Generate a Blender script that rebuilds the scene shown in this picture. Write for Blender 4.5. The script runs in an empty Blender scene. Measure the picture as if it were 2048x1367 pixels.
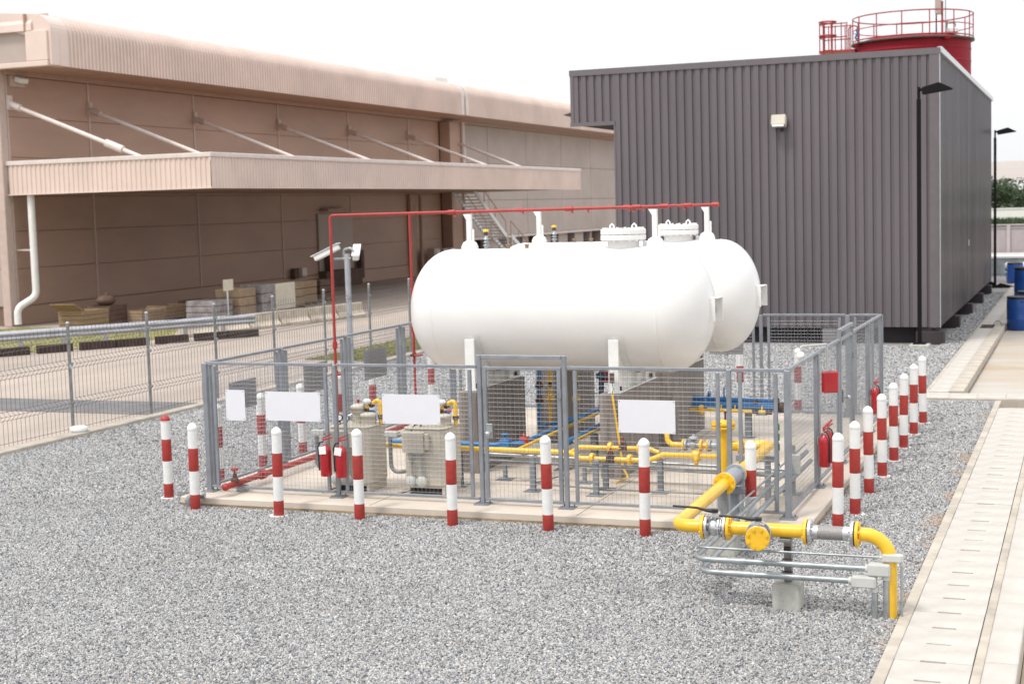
import bpy, math, random
from mathutils import Vector, Matrix
random.seed(7)
S = bpy.context.scene
C = S.collection
PI = math.pi

# ---------------------------------------------------------------- camera, world, sun, exposure
cd = bpy.data.cameras.new('camera')
cd.sensor_width = 36.0; cd.sensor_fit = 'HORIZONTAL'; cd.lens = 52.367
cd.clip_start = 0.1; cd.clip_end = 2000
cam = bpy.data.objects.new('camera', cd); C.objects.link(cam)
RX = Vector((0.93282, 0.35930, -0.02856)); UP = Vector((-0.00558, 0.09362, 0.99559)).normalized()
FW = UP.cross(RX).normalized(); RX = FW.cross(UP).normalized()
cam.matrix_world = Matrix(((RX.x, UP.x, -FW.x, 0), (RX.y, UP.y, -FW.y, 0), (RX.z, UP.z, -FW.z, 4.0), (0, 0, 0, 1)))
cd.dof.use_dof = True; cd.dof.focus_distance = 16.0; cd.dof.aperture_fstop = 2.5
S.camera = cam

SUN_EL, SUN_AZ = math.radians(58), math.radians(-150)      # azimuth measured from +y towards +x
W = bpy.data.worlds.new('World'); S.world = W; W.use_nodes = True
wn = W.node_tree; wn.nodes.clear()
wo = wn.nodes.new('ShaderNodeOutputWorld'); bg = wn.nodes.new('ShaderNodeBackground')
sky = wn.nodes.new('ShaderNodeTexSky'); sky.sky_type = 'NISHITA'; sky.sun_disc = False
sky.sun_elevation = SUN_EL; sky.sun_rotation = SUN_AZ
sky.air_density = 1.0; sky.dust_density = 4.0; sky.ozone_density = 1.0
mx = wn.nodes.new('ShaderNodeMix'); mx.data_type = 'RGBA'; mx.inputs[0].default_value = 0.88
# high overcast: brighter overhead than at the horizon, with faint cloud tone
tcw = wn.nodes.new('ShaderNodeTexCoord'); sxw = wn.nodes.new('ShaderNodeSeparateXYZ'); wn.links.new(tcw.outputs['Generated'], sxw.inputs[0])
mrw = wn.nodes.new('ShaderNodeMapRange'); mrw.inputs[1].default_value = 0; mrw.inputs[2].default_value = 1; mrw.inputs[3].default_value = 7.4; mrw.inputs[4].default_value = 13.6
wn.links.new(sxw.outputs[2], mrw.inputs[0])
nzw = wn.nodes.new('ShaderNodeTexNoise'); nzw.inputs['Scale'].default_value = 2.6; nzw.inputs['Detail'].default_value = 6; wn.links.new(tcw.outputs['Generated'], nzw.inputs['Vector'])
mnw = wn.nodes.new('ShaderNodeMapRange'); mnw.inputs[1].default_value = .3; mnw.inputs[2].default_value = .7; mnw.inputs[3].default_value = .94; mnw.inputs[4].default_value = 1.08
wn.links.new(nzw.outputs['Fac'], mnw.inputs[0])
muw = wn.nodes.new('ShaderNodeMath'); muw.operation = 'MULTIPLY'; wn.links.new(mrw.outputs[0], muw.inputs[0]); wn.links.new(mnw.outputs[0], muw.inputs[1])
vmw = wn.nodes.new('ShaderNodeVectorMath'); vmw.operation = 'SCALE'; vmw.inputs[0].default_value = (.985, 1.0, 1.02); wn.links.new(muw.outputs[0], vmw.inputs['Scale'])
wn.links.new(vmw.outputs[0], mx.inputs[7])
wn.links.new(sky.outputs[0], mx.inputs[6]); wn.links.new(mx.outputs[2], bg.inputs[0])
bg.inputs[1].default_value = 0.1
wn.links.new(bg.outputs[0], wo.inputs[0])
sl = bpy.data.lights.new('sun', 'SUN'); sl.energy = 1.5; sl.angle = math.radians(11); sl.color = (1.0, 0.955, 0.89)
sun = bpy.data.objects.new('sun', sl); C.objects.link(sun)
sd = Vector((math.sin(SUN_AZ) * math.cos(SUN_EL), math.cos(SUN_AZ) * math.cos(SUN_EL), math.sin(SUN_EL)))
sun.rotation_euler = sd.to_track_quat('Z', 'Y').to_euler(); sun.location = sd * 60
S.view_settings.view_transform = 'Standard'; S.view_settings.look = 'None'
S.view_settings.exposure = 0.5; S.view_settings.gamma = 1.0; S.view_settings.use_curve_mapping = False

# ---------------------------------------------------------------- materials
M = {}
def mat(name, col, rough=0.55, metal=0.0, var=0.10, scale=3.0, bump=0.0, bscale=60.0, col2=None, stretch=None, spec=0.5, coat=0.0):
    m = bpy.data.materials.new(name); m.use_nodes = True; n = m.node_tree; b = n.nodes['Principled BSDF']
    b.inputs['Roughness'].default_value = rough; b.inputs['Metallic'].default_value = metal
    b.inputs['Specular IOR Level'].default_value = spec
    b.inputs['Coat Weight'].default_value = coat
    tc = n.nodes.new('ShaderNodeTexCoord'); mp = n.nodes.new('ShaderNodeMapping')
    if stretch: mp.inputs['Scale'].default_value = stretch
    n.links.new(tc.outputs['Object'], mp.inputs[0])
    nz = n.nodes.new('ShaderNodeTexNoise'); nz.inputs['Scale'].default_value = scale
    nz.inputs['Detail'].default_value = 8; nz.inputs['Roughness'].default_value = 0.62
    n.links.new(mp.outputs[0], nz.inputs['Vector'])
    rp = n.nodes.new('ShaderNodeValToRGB')
    c2 = col2 or tuple(c * (1 - 2.2 * var) for c in col)
    rp.color_ramp.elements[0].position = 0.32; rp.color_ramp.elements[1].position = 0.66
    rp.color_ramp.elements[0].color = (*c2, 1); rp.color_ramp.elements[1].color = (*[c * (1 + var * .4) for c in col], 1)
    n.links.new(nz.outputs['Fac'], rp.inputs[0]); n.links.new(rp.outputs[0], b.inputs['Base Color'])
    if bump:
        n2 = n.nodes.new('ShaderNodeTexNoise'); n2.inputs['Scale'].default_value = bscale; n2.inputs['Detail'].default_value = 5
        n.links.new(tc.outputs['Object'], n2.inputs['Vector'])
        bp = n.nodes.new('ShaderNodeBump'); bp.inputs['Strength'].default_value = bump; bp.inputs['Distance'].default_value = 0.01
        n.links.new(n2.outputs['Fac'], bp.inputs['Height']); n.links.new(bp.outputs[0], b.inputs['Normal'])
    M[name] = m; return m
mat('tank_white', (.80, .79, .775), .32, var=.02, scale=1.2, coat=.3)
mat('white_paint', (.80, .80, .78), .45, var=.05, scale=4)
mat('bollard_white', (.78, .78, .765), .5, var=.045, scale=9)
mat('white_cap', (.80, .80, .80), .5, var=.04)
mat('sign_white', (.72, .72, .76), .5, var=.02)
mat('sign_back', (.24, .23, .24), .5, var=.06)
mat('red_paint', (.38, .034, .026), .5, var=.12, scale=9)
mat('extinguisher_red', (.45, .012, .02), .3, var=.06, coat=.4)
mat('red_pipe', (.40, .036, .03), .45, var=.12, scale=5)
mat('red_tank', (.26, .009, .02), .6, var=.12, scale=.6, spec=.2)
mat('yellow_paint', (.84, .50, .022), .36, var=.07, scale=5, coat=.25)
mat('blue_pipe', (.035, .19, .46), .4, var=.12, scale=5)
mat('dark_blue_pipe', (.02, .07, .14), .45, var=.12)
mat('brown_iron', (.10, .055, .045), .6, var=.2, scale=8)
mat('grey_fence', (.27, .29, .32), .42, metal=.25, var=.10, scale=5)
mat('wire', (.30, .31, .33), .45, metal=.3, var=.05)
mat('fence_wire', (.17, .16, .155), .5, metal=.3, var=.08)
mat('galv', (.40, .43, .44), .38, metal=.55, var=.14, scale=9)
mat('galv_old', (.30, .31, .31), .5, metal=.4, var=.18, scale=6)
mat('conduit_body', (.55, .56, .53), .5, var=.06)
mat('steel', (.62, .62, .63), .3, metal=.8, var=.10, scale=12)
mat('cast_grey', (.36, .38, .41), .45, metal=.3, var=.1)
mat('braid', (.34, .32, .31), .5, metal=.4, var=.15, scale=90, bump=.4, bscale=300)
mat('black_rubber', (.02, .02, .022), .5, var=.1)
mat('black_metal', (.010, .008, .009), .7, var=.1, spec=.15)
mat('beige_cabinet', (.56, .51, .425), .45, var=.05, scale=2)
mat('concrete_pad', (.60, .525, .445), .85, var=.09, scale=.9, bump=.15, bscale=90)
mat('concrete_cover', (.515, .482, .44), .85, var=.085, scale=2.2, bump=.15, bscale=80)
mat('concrete_kerb', (.50, .445, .375), .88, var=.14, scale=2.0, bump=.25, bscale=50)
mat('concrete_apron', (.44, .415, .375), .85, var=.12, scale=.4, col2=(.40, .31, .215), bump=.1, stretch=(.5, 1.6, 1))
mat('concrete_block', (.50, .49, .44), .9, var=.14, scale=6, bump=.3, bscale=50)
mat('pier_concrete', (.275, .235, .21), .9, var=.22, scale=2.5, bump=.25, bscale=40, stretch=(5, 5, .5))
mat('cut_edge', (.36, .27, .17), .9, var=.25, scale=5)
mat('slot', (.12, .10, .09), .9)
mat('road', (.425, .355, .305), .85, var=.13, scale=.35, stretch=(1, .22, 1), bump=.1)
mat('asphalt', (.17, .165, .165), .9, var=.14, scale=2, bump=.3, bscale=80)
mat('ground_far', (.40, .37, .32), .95, var=.1, scale=.1)
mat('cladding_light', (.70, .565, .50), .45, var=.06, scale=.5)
mat('cladding_wall', (.44, .29, .215), .5, var=.10, scale=.35, stretch=(1, .3, 1))  # wall base colour warmed and brightened to carry some orange flare glow
mat('cladding_pale', (.45, .375, .335), .5, var=.08, scale=.3)
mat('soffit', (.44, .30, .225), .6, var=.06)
mat('trim_white', (.68, .60, .56), .5, var=.06)
mat('joint_trim', (.53, .42, .37), .5, var=.06)
mat('dark_backing', (.20, .13, .10), .8)
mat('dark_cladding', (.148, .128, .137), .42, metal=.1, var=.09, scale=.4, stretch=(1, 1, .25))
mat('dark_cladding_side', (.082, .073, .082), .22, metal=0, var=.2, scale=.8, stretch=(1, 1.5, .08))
mat('dark_trim', (.148, .13, .138), .4, var=.05)
mat('edge_flashing', (.62, .63, .66), .35, metal=.3, var=.05)
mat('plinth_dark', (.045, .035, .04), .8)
mat('lens', (.75, .78, .76), .15, var=.03)
mat('drum_blue', (.012, .07, .30), .32, var=.10, scale=3)
mat('drum_lid', (.018, .018, .02), .45)
mat('bin_green', (.03, .14, .12), .45)
mat('skip_grey', (.30, .36, .38), .5, var=.2, scale=2)
mat('wood', (.34, .23, .14), .8, var=.2, scale=3, stretch=(1, 8, 8))
mat('cardboard', (.36, .26, .17), .85, var=.12)
mat('brown_dark', (.13, .075, .055), .8, var=.2)
mat('film_wrap', (.34, .31, .31), .3, var=.25, scale=3)
mat('cream_board', (.70, .64, .52), .6, var=.06)
mat('barrier_white', (.64, .56, .46), .8, var=.2, scale=1.5)
mat('sleeper', (.065, .04, .035), .9, var=.2)
mat('boundary_grey', (.37, .33, .34), .8, var=.05)
mat('boundary_post', (.44, .40, .40), .8, var=.05)
mat('far_white', (.74, .75, .75), .7, var=.03)
mat('far_roof', (.40, .355, .325), .7, var=.05, scale=.1)
mat('far_wall', (.46, .48, .42), .8, var=.05, scale=.1)
mat('bark', (.10, .07, .05), .9, var=.2)
mat('leaf', (.052, .085, .032), .6, var=.25, scale=.8, col2=(.03, .055, .02))
mat('grass_blade', (.24, .235, .07), .8, var=.3, scale=.8, col2=(.15, .165, .045))
mat('grass_soil', (.27, .25, .10), .95, var=.25, scale=1.2, col2=(.20, .185, .08))
mat('green_band', (.012, .19, .07), .4)
mat('galv_light', (.46, .47, .50), .4, metal=.4, var=.1)

def stone_mat():
    m = bpy.data.materials.new('crushed_stone'); m.use_nodes = True; n = m.node_tree; b = n.nodes['Principled BSDF']
    b.inputs['Roughness'].default_value = .85; b.inputs['Specular IOR Level'].default_value = .25
    oi = n.nodes.new('ShaderNodeObjectInfo'); rp = n.nodes.new('ShaderNodeValToRGB'); cr = rp.color_ramp
    cols = [(0, (.095, .098, .11)), (.10, (.18, .182, .195)), (.32, (.295, .296, .302)), (.62, (.39, .387, .382)), (.88, (.485, .482, .472)), (.965, (.62, .617, .605)), (1, (.47, .38, .30))]
    cr.elements[0].position = 0; cr.elements[0].color = (*cols[0][1], 1); cr.elements[1].position = 1; cr.elements[1].color = (*cols[-1][1], 1)
    for p, c in cols[1:-1]:
        e = cr.elements.new(p); e.color = (*c, 1)
    n.links.new(oi.outputs['Random'], rp.inputs[0])
    ge = n.nodes.new('ShaderNodeNewGeometry'); nz = n.nodes.new('ShaderNodeTexNoise'); nz.inputs['Scale'].default_value = .55; nz.inputs['Detail'].default_value = 5
    n.links.new(ge.outputs['Position'], nz.inputs['Vector']); r2 = n.nodes.new('ShaderNodeValToRGB')
    r2.color_ramp.elements[0].position = .33; r2.color_ramp.elements[0].color = (.92, .915, .91, 1); r2.color_ramp.elements[1].position = .55; r2.color_ramp.elements[1].color = (1, 1, 1, 1)
    n.links.new(nz.outputs['Fac'], r2.inputs[0]); mm = n.nodes.new('ShaderNodeMix'); mm.data_type = 'RGBA'; mm.blend_type = 'MULTIPLY'; mm.inputs[0].default_value = 1
    n.links.new(rp.outputs[0], mm.inputs[6]); n.links.new(r2.outputs[0], mm.inputs[7])
    # sandy silt washed among the stones along the drain edge
    sx = n.nodes.new('ShaderNodeSeparateXYZ'); n.links.new(ge.outputs['Position'], sx.inputs[0])
    mr = n.nodes.new('ShaderNodeMapRange'); mr.inputs[1].default_value = -1.92; mr.inputs[2].default_value = -1.66; n.links.new(sx.outputs[0], mr.inputs[0])
    n3 = n.nodes.new('ShaderNodeTexNoise'); n3.inputs['Scale'].default_value = 1.3; n.links.new(ge.outputs['Position'], n3.inputs['Vector'])
    m3 = n.nodes.new('ShaderNodeMapRange'); m3.inputs[1].default_value = .53; m3.inputs[2].default_value = .66; n.links.new(n3.outputs['Fac'], m3.inputs[0])
    mu = n.nodes.new('ShaderNodeMath'); mu.operation = 'MULTIPLY'; n.links.new(mr.outputs[0], mu.inputs[0]); n.links.new(m3.outputs[0], mu.inputs[1])
    ms = n.nodes.new('ShaderNodeMix'); ms.data_type = 'RGBA'; ms.inputs[7].default_value = (.40, .31, .24, 1)
    n.links.new(mu.outputs[0], ms.inputs[0]); n.links.new(mm.outputs[2], ms.inputs[6]); n.links.new(ms.outputs[2], b.inputs['Base Color'])
    M['stone'] = m
stone_mat()
def gravel_base_mat():
    m = bpy.data.materials.new('gravel_bed'); m.use_nodes = True; n = m.node_tree; b = n.nodes['Principled BSDF']
    b.inputs['Roughness'].default_value = .95; b.inputs['Specular IOR Level'].default_value = .1
    tc = n.nodes.new('ShaderNodeTexCoord'); v = n.nodes.new('ShaderNodeTexVoronoi'); v.inputs['Scale'].default_value = 34
    n.links.new(tc.outputs['Object'], v.inputs['Vector'])
    sp = n.nodes.new('ShaderNodeSeparateColor'); n.links.new(v.outputs['Color'], sp.inputs[0])
    rp = n.nodes.new('ShaderNodeValToRGB'); cr = rp.color_ramp
    cr.elements[0].color = (.14, .14, .15, 1); cr.elements[1].color = (.50, .49, .475, 1)
    e = cr.elements.new(.5); e.color = (.33, .325, .325, 1)
    n.links.new(sp.outputs[0], rp.inputs[0])
    nz = n.nodes.new('ShaderNodeTexNoise'); nz.inputs['Scale'].default_value = .5; nz.inputs['Detail'].default_value = 4
    n.links.new(tc.outputs['Object'], nz.inputs['Vector'])
    r2 = n.nodes.new('ShaderNodeValToRGB'); r2.color_ramp.elements[0].position = .35; r2.color_ramp.elements[0].color = (.86, .84, .80, 1)
    r2.color_ramp.elements[1].position = .6
    n.links.new(nz.outputs['Fac'], r2.inputs[0])
    mm = n.nodes.new('ShaderNodeMix'); mm.data_type = 'RGBA'; mm.blend_type = 'MULTIPLY'; mm.inputs[0].default_value = 1
    n.links.new(rp.outputs[0], mm.inputs[6]); n.links.new(r2.outputs[0], mm.inputs[7]); n.links.new(mm.outputs[2], b.inputs['Base Color'])
    bp = n.nodes.new('ShaderNodeBump'); bp.inputs['Strength'].default_value = .8; bp.inputs['Distance'].default_value = .02
    n.links.new(v.outputs['Distance'], bp.inputs['Height']); bp.invert = True; n.links.new(bp.outputs[0], b.inputs['Normal'])
    M['gravel_bed'] = m
gravel_base_mat()

# ---------------------------------------------------------------- mesh builder
class MB:
    def __init__(s): s.v = []; s.f = []; s.sm = []
    def add(s, vs, fs, smooth=False):
        o = len(s.v); s.v += [tuple(x) for x in vs]
        for f in fs: s.f.append(tuple(i + o for i in f)); s.sm.append(smooth)
        return s
    def box(s, a, b):
        (x0, y0, z0), (x1, y1, z1) = a, b
        vs = [(x0, y0, z0), (x1, y0, z0), (x1, y1, z0), (x0, y1, z0), (x0, y0, z1), (x1, y0, z1), (x1, y1, z1), (x0, y1, z1)]
        return s.add(vs, [(0, 3, 2, 1), (4, 5, 6, 7), (0, 1, 5, 4), (1, 2, 6, 5), (2, 3, 7, 6), (3, 0, 4, 7)])
    def cbox(s, c, d):
        return s.box([c[i] - d[i] / 2 for i in range(3)], [c[i] + d[i] / 2 for i in range(3)])
    def obox(s, c, d, rz=0, rx=0, ry=0):
        t = MB().cbox((0, 0, 0), d); m = Matrix.Translation(c) @ Matrix.Rotation(rz, 4, 'Z') @ Matrix.Rotation(ry, 4, 'Y') @ Matrix.Rotation(rx, 4, 'X')
        return s.add([m @ Vector(p) for p in t.v], t.f)
    def tube(s, pts, r, n=12, caps=True, smooth=True):
        pts = [Vector(p) for p in pts]; k = len(pts); rings = []
        rr = r if isinstance(r, (list, tuple)) else [r] * k
        t0 = (pts[1] - pts[0]).normalized()
        a = Vector((0, 0, 1)) if abs(t0.z) < .9 else Vector((1, 0, 0))
        nrm = (a - t0 * a.dot(t0)).normalized()
        for i, p in enumerate(pts):
            if i == 0: t = t0
            elif i == k - 1: t = (pts[i] - pts[i - 1]).normalized()
            else: t = ((pts[i + 1] - p).normalized() + (p - pts[i - 1]).normalized()).normalized()
            nrm = (nrm - t * nrm.dot(t)).normalized(); bn = t.cross(nrm)
            rings.append([p + (nrm * math.cos(2 * PI * j / n) + bn * math.sin(2 * PI * j / n)) * rr[i] for j in range(n)])
        vs = [q for g in rings for q in g]; fs = []
        for i in range(k - 1):
            for j in range(n): fs.append((i * n + j, i * n + (j + 1) % n, (i + 1) * n + (j + 1) % n, (i + 1) * n + j))
        s.add(vs, fs, smooth)
        if caps:
            s.add(rings[0], [tuple(range(n - 1, -1, -1))]); s.add(rings[-1], [tuple(range(n))])
        return s
    def lathe(s, prof, o=(0, 0, 0), ax=(0, 0, 1), n=16, smooth=True):
        ax = Vector(ax).normalized(); a = Vector((0, 0, 1)) if abs(ax.z) < .9 else Vector((1, 0, 0))
        u = (a - ax * a.dot(ax)).normalized(); w = ax.cross(u); o = Vector(o); vs = []; fs = []
        for r, h in prof:
            for j in range(n): vs.append(o + ax * h + (u * math.cos(2 * PI * j / n) + w * math.sin(2 * PI * j / n)) * max(r, 1e-5))
        for i in range(len(prof) - 1):
            for j in range(n): fs.append((i * n + j, i * n + (j + 1) % n, (i + 1) * n + (j + 1) % n, (i + 1) * n + j))
        s.add(vs, fs, smooth)
        k = len(prof)
        if prof[0][0] > 1e-4: s.add(vs[:n], [tuple(range(n - 1, -1, -1))])
        if prof[-1][0] > 1e-4: s.add(vs[(k - 1) * n:], [tuple(range(n))])
        return s
    def cyl(s, p, q, r, n=14): return s.tube([p, q], r, n)
    def disc(s, c, ax, r, t, n=20, bolts=0, br=.012, bc=.8):
        ax = Vector(ax).normalized(); c = Vector(c)
        s.lathe([(r * .97, -t / 2), (r, -t / 2 + t * .12), (r, t / 2 - t * .12), (r * .97, t / 2)], c, ax, n, False)
        if bolts:
            a = Vector((0, 0, 1)) if abs(ax.z) < .9 else Vector((1, 0, 0)); u = (a - ax * a.dot(ax)).normalized(); w = ax.cross(u)
            for k in range(bolts):
                th = 2 * PI * (k + .5) / bolts; p = c + (u * math.cos(th) + w * math.sin(th)) * r * bc
                s.tube([p - ax * (t / 2 + br), p + ax * (t / 2 + br)], br, 6, True, False)
        return s
    def prism(s, poly, axis, lo, hi):
        def P(a, b, h): return {'x': (h, a, b), 'y': (a, h, b), 'z': (a, b, h)}[axis]
        n = len(poly); vs = [P(a, b, lo) for a, b in poly] + [P(a, b, hi) for a, b in poly]
        fs = [tuple(range(n))[::-1], tuple(range(n, 2 * n))] + [(i, (i + 1) % n, n + (i + 1) % n, n + i) for i in range(n)]
        return s.add(vs, fs)
    def sphere(s, c, r, n=14, k=8, sc=(1, 1, 1)):
        t = MB().lathe([(r * math.sin(PI * i / k), -r * math.cos(PI * i / k)) for i in range(k + 1)], n=n)
        return s.add([(c[0] + p[0] * sc[0], c[1] + p[1] * sc[1], c[2] + p[2] * sc[2]) for p in t.v], t.f, True)
    def mesh(s, name, off=(0, 0, 0)):
        me = bpy.data.meshes.new(name)
        me.from_pydata([(x - off[0], y - off[1], z - off[2]) for x, y, z in s.v], [], s.f)
        me.polygons.foreach_set('use_smooth', s.sm); me.update(); return me
def fillet(pts, R, n=6):
    pts = [Vector(p) for p in pts]; out = [pts[0]]
    for i in range(1, len(pts) - 1):
        a, b, c = pts[i - 1], pts[i], pts[i + 1]; u = (a - b).normalized(); w = (c - b).normalized()
        ang = u.angle(w); d = R / math.tan(ang / 2); d = min(d, (a - b).length * .49, (c - b).length * .49); rr = d * math.tan(ang / 2)
        ctr = b + (u + w).normalized() * (rr / math.sin(ang / 2)); s0 = b + u * d - ctr; s1 = b + w * d - ctr; th = s0.angle(s1)
        for k in range(n + 1):
            t = k / n; out.append(ctr + (s0 * math.sin((1 - t) * th) + s1 * math.sin(t * th)) / math.sin(th))
    out.append(pts[-1]); return out

def tag(o, label=None, cat=None, group=None, kind=None):
    if label: o['label'] = label
    if cat: o['category'] = cat
    if group: o['group'] = group
    if kind: o['kind'] = kind
    return o
def thing(name, label, cat, loc=(0, 0, 0), group=None, rz=0):
    o = bpy.data.objects.new(name, None); o.empty_display_size = .2; C.objects.link(o)
    o.location = loc; o.rotation_euler = (0, 0, rz); return tag(o, label, cat, group)
def worldloc(o):
    p = Vector((0, 0, 0))
    while o: p += o.location; o = o.parent
    return p
def obj(name, mb, m, parent=None, bevel=0, world=True, loc=None, label=None, cat=None, group=None, kind=None, seg=1):
    """link mb as one mesh; world=True: the builder's numbers are world metres"""
    if name in SPLIT and parent is not None and not isinstance(mb, bpy.types.Mesh):
        parts = islands(mb)
        if len(parts) > 1: return [obj_one(name, p, m, parent, bevel, world, loc, label, cat, group, kind, seg) for p in parts][0]
    return obj_one(name, mb, m, parent, bevel, world, loc, label, cat, group, kind, seg)
def obj_one(name, mb, m, parent, bevel, world, loc, label, cat, group, kind, seg):
    off = (0, 0, 0)
    if loc is not None and parent is None and world: off = loc
    if parent is not None and world: off = worldloc(parent)
    me = mb if isinstance(mb, bpy.types.Mesh) else mb.mesh(name, off)
    if not me.materials: me.materials.append(M[m])
    o = bpy.data.objects.new(name, me); C.objects.link(o)
    if loc is not None: o.location = loc
    if parent is not None: o.parent = parent
    if bevel:
        b = o.modifiers.new('bevel', 'BEVEL'); b.width = bevel; b.segments = seg; b.limit_method = 'ANGLE'; b.angle_limit = math.radians(40)
    return tag(o, label, cat, group, kind)
def dup(o, parent=None):
    c = o.copy(); C.objects.link(c)
    if parent is not None: c.parent = parent
    for ch in list(o.children): dup(ch, c)
    return c
SPLIT = {'weld_seam', 'gable_seam', 'rod_clevis', 'coupling', 'spray_nozzle', 'grip', 'stand', 'foot', 'anchor_nut', 'union', 'clip', 'cock', 'clamp', 'fascia_joint', 'weld_ring', 'rib', 'lifting_lug', 'round_box', 'ferrule', 'gable_coping', 'bars', 'frame', 'runner', 'flange_plate', 'screw', 'pipe_stand', 'stringer', 'inlet_pipe', 'drop', 'gusset'}
def islands(mb):
    key = {}; par = []
    ids = []
    for v in mb.v:
        k = (round(v[0], 4), round(v[1], 4), round(v[2], 4))
        if k not in key: key[k] = len(par); par.append(len(par))
        ids.append(key[k])
    def find(i):
        while par[i] != i: par[i] = par[par[i]]; i = par[i]
        return i
    for f in mb.f:
        a = find(ids[f[0]])
        for j in f[1:]: par[find(ids[j])] = a
    out = {}
    for f, sm in zip(mb.f, mb.sm):
        m = out.setdefault(find(ids[f[0]]), MB()); m.add([mb.v[i] for i in f], [tuple(range(len(f)))], sm)
    res = []
    for m in out.values():                     # weld the loose faces again
        w = MB(); kk = {}
        for f, sm in zip(m.f, m.sm):
            ff = []
            for i in f:
                k = (tuple(round(c, 6) for c in m.v[i]), len(f) > 4)
                if k not in kk: kk[k] = len(w.v); w.v.append(m.v[i])
                ff.append(kk[k])
            w.f.append(tuple(ff)); w.sm.append(sm)
        res.append(w)
    return res
def struct(name, mb, m, bevel=0, parent=None): return obj(name, mb, m, parent, bevel, kind=None if parent else 'structure')

# ---------------------------------------------------------------- ground, gravel bed, pad, drain, kerbs, road
def sheet(x0, x1, y0, y1, z): return MB().add([(x0, y0, z), (x1, y0, z), (x1, y1, z), (x0, y1, z)], [(0, 1, 2, 3)])
struct('ground', sheet(-500, 500, -200, 900, -.26), 'ground_far')
struct('gravel_ground', MB().box((-17.42, -6, -.25), (-1.66, 30.2, 0)).box((-17.42, 30.201, -.25), (-3.12, 92, -.002)), 'gravel_bed')
struct('road', MB().box((-120, -6, -.25), (-17.66, 190, -.004)), 'road')
struct('asphalt_strip', MB().box((-44, 25.55, -.2), (-17.67, 27.4, .004)), 'asphalt')
struct('road_kerb', MB().box((-17.655, -6, -.24), (-17.425, 80, .07)), 'concrete_kerb', .012)
struct('grass_verge', MB().add([(-38.2, 30, .012), (-34.3, 31.0, .012), (-28.75, 39.6, .012), (-29.4, 46.2, .012), (-38.2, 46.2, .012)], [(0, 1, 2, 3, 4)]), 'grass_soil')
for gx0, gx1, gy0, gy1 in ((-20.1, -18.1, 36.3, 48),):
    struct('grass_bank', MB().add([(gx0, gy0 + .8, .012), (gx1, gy0 - .6, .012), (gx1, gy1, .012), (gx0, gy1, .012)], [(0, 1, 2, 3)]), 'grass_soil')
g = MB()
for _ in range(16000):
    if random.random() < .55: x, y = random.uniform(-20.1, -18.1), 36 + 12 * random.random() ** 1.3
    else: y = random.uniform(32, 46); x = random.uniform(-38, min(-34.3 + (y - 31) * .645, -28.9))
    h = random.uniform(.02, .075); a = random.uniform(0, PI); dx, dy = .02 * math.cos(a), .02 * math.sin(a)
    g.add([(x - dx, y - dy, .01), (x + dx, y + dy, .01), (x + random.uniform(-.03, .03), y + random.uniform(-.03, .03), h)], [(0, 1, 2)])
obj('grass', g, 'grass_blade', kind='stuff', label='thin dry green grass beside the road', cat='grass')

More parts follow.
